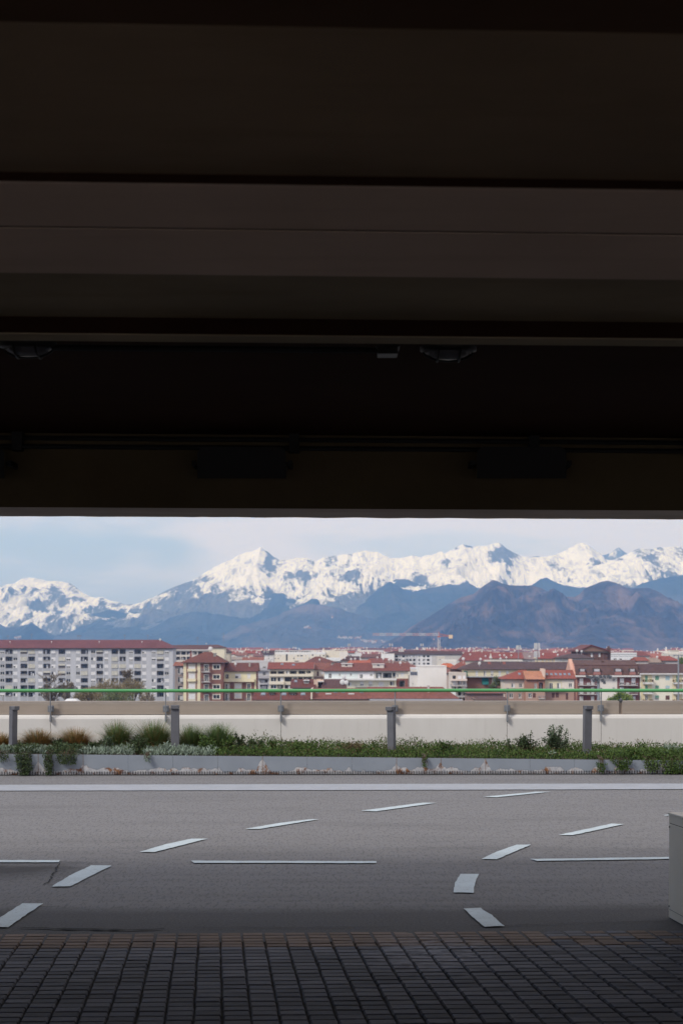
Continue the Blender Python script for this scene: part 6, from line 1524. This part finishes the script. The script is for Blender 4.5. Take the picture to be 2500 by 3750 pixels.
def brushy_tree(px, top, hw, Z, label, seed, n, L, w, lmat, group=None, bottom=2600, flat=.8, name='budding_tree', lean=1.6):
    """tree whose crown reads as a see-through brush of fine twigs"""
    rnd = random.Random(seed); x = px_at(px, Z); zt_ = EYE + (YH - top)/F*Z; zb = EYE + (YH - bottom)/F*Z; W = hw/F*Z; H = zt_ - zb
    t = thing(name, label, 'tree', (x, Z, ZG)); tr = MB(); tr.tube([(x, Z, ZG), (x + .2, Z, (ZG + zb)/2), (x, Z, zb + H*.3)], [.35, .28, .16], 8)
    m = MB(); lumps = []
    for k in range(11):
        a = rnd.uniform(-1, 1); lumps.append((x + a*W*.72, Z + rnd.uniform(-.6, .6)*W, zb + H*(.30 + .42*(1 - a*a)*rnd.uniform(.6, 1.1)), W*rnd.uniform(.26, .42)))
        q = lumps[-1]; tr.tube([(x, Z, zb + H*.1), ((x + q[0])/2, (Z + q[1])/2, zb + (q[2] - zb)*.62), (q[0], q[1], q[2] + q[3]*.4)], [.14, .09, .04], 5)
    for k in range(n):
        q = rnd.choice(lumps); d = rdir(rnd, -.6); rr = rnd.random()**.5 * q[3] * (1.25 if rnd.random() < .12 else 1)
        p = Vector((q[0] + d.x*rr, q[1] + d.y*rr, min(q[2] + d.z*rr*1.25*flat, zt_ - L*.4)))
        leaf(m, p, (d*.55 + Vector((0, 0, lean*.6)) + rdir(rnd, -1)*.35), L*rnd.uniform(.5, 1.3), w*rnd.uniform(.6, 1.3), rnd)
    tr.build('trunk', M_BARK, t); m.build('foliage', lmat, t)
    return t
brushy_tree(395, 2490, 90, 270, 'broad budding olive brown tree before the grey slab', 6, 3400, .62, .05, M_BUD)
brushy_tree(488, 2478, 70, 290, 'olive brown budding tree with pale upright branches', 7, 2600, .75, .055, M_BUD)
bare_tree(465, 2448, 32, 300, 'slender pale bare treetop rising above the olive brown trees', 8, tw=.055)
brushy_tree(330, 2508, 62, 265, 'lower olive brown budding tree between the bare and the broad tree', 9, 1900, .6, .05, M_BUD)
brushy_tree(432, 2540, 80, 255, 'dull green treetop low down before the grey slab', 16, 1500, .4, .07, M_OLV)
bare_tree(545, 2528, 42, 280, 'low bare tree at the right foot of the grey slab', 10, tw=.05)
brushy_tree(1817, 2466, 30, 395, 'soft grey green tree before the brick building with the awning', 11, 1500, .55, .09, M_OLV, name='willow_tree', bottom=2560)
brushy_tree(2274, 2535, 52, 380, 'yellow green spring tree peeping over the parapet at right', 12, 3200, .5, .15, M_SPR, name='spring_tree', bottom=2598, lean=.4)
bare_tree(2490, 2408, 16, 600, 'green treetop beside the tall lamp mast', 13, 5, M_TWIG, M_SPR, 1.0, .3, .4, name='round_tree')

# pale hood of a rooftop vent beyond the wall
hd = MB(); Zh = 60.0; a, b = px_at(232, Zh), px_at(289, Zh); zt2 = P(0, 2560, Zh).z; zb2 = zt2 - .45
hd.add([(a, Zh, zb2), (b, Zh, zb2), (b, Zh + .6, zb2), (a, Zh + .6, zb2), (a + .02, Zh, zt2 - .10), (b - .02, Zh, zt2 - .10), (b - .02, Zh + .6, zt2 - .10), (a + .02, Zh + .6, zt2 - .10), (a + .12, Zh + .08, zt2), (b - .13, Zh + .08, zt2), (b - .13, Zh + .5, zt2), (a + .12, Zh + .5, zt2)],
       [(0, 1, 5, 4), (1, 2, 6, 5), (2, 3, 7, 6), (3, 0, 4, 7), (4, 5, 9, 8), (5, 6, 10, 9), (6, 7, 11, 10), (7, 4, 8, 11), (8, 9, 10, 11)])
vt = thing('roof_vent', 'white hood of a rooftop vent just showing over the parapet at left', 'vent', (a, Zh, ZG)); hd.build('hood', M_WHITE, vt)
hs = MB(); hs.box(a + .15, b - .15, Zh + .1, Zh + .5, ZG, zb2 + .05); hs.build('shaft', M_CONC, vt)

# ------------------------------------------------------------------ the air between us and the mountains
def haze():
    m = MB(); m.box(-5900, 5900, -120, 13200, ZG - 1.5, 960)
    mat = bpy.data.materials.new('haze_air'); mat.use_nodes = True; nt = mat.node_tree
    for n in list(nt.nodes):
        if n.type != 'OUTPUT_MATERIAL': nt.nodes.remove(n)
    out = [n for n in nt.nodes if n.type == 'OUTPUT_MATERIAL'][0]
    v = nt.nodes.new('ShaderNodeVolumePrincipled'); v.inputs['Color'].default_value = (0.20, 0.46, 1.0, 1); v.inputs['Absorption Color'].default_value = (1, 1, 1, 1)
    v.inputs['Density'].default_value = HAZE; v.inputs['Anisotropy'].default_value = 0.0
    nt.links.new(v.outputs[0], out.inputs['Volume'])
    o = m.build('haze', mat); o['kind'] = 'stuff'; o['label'] = 'thin blue air that fades the distant mountains'
HAZE = 1.0e-4
haze()
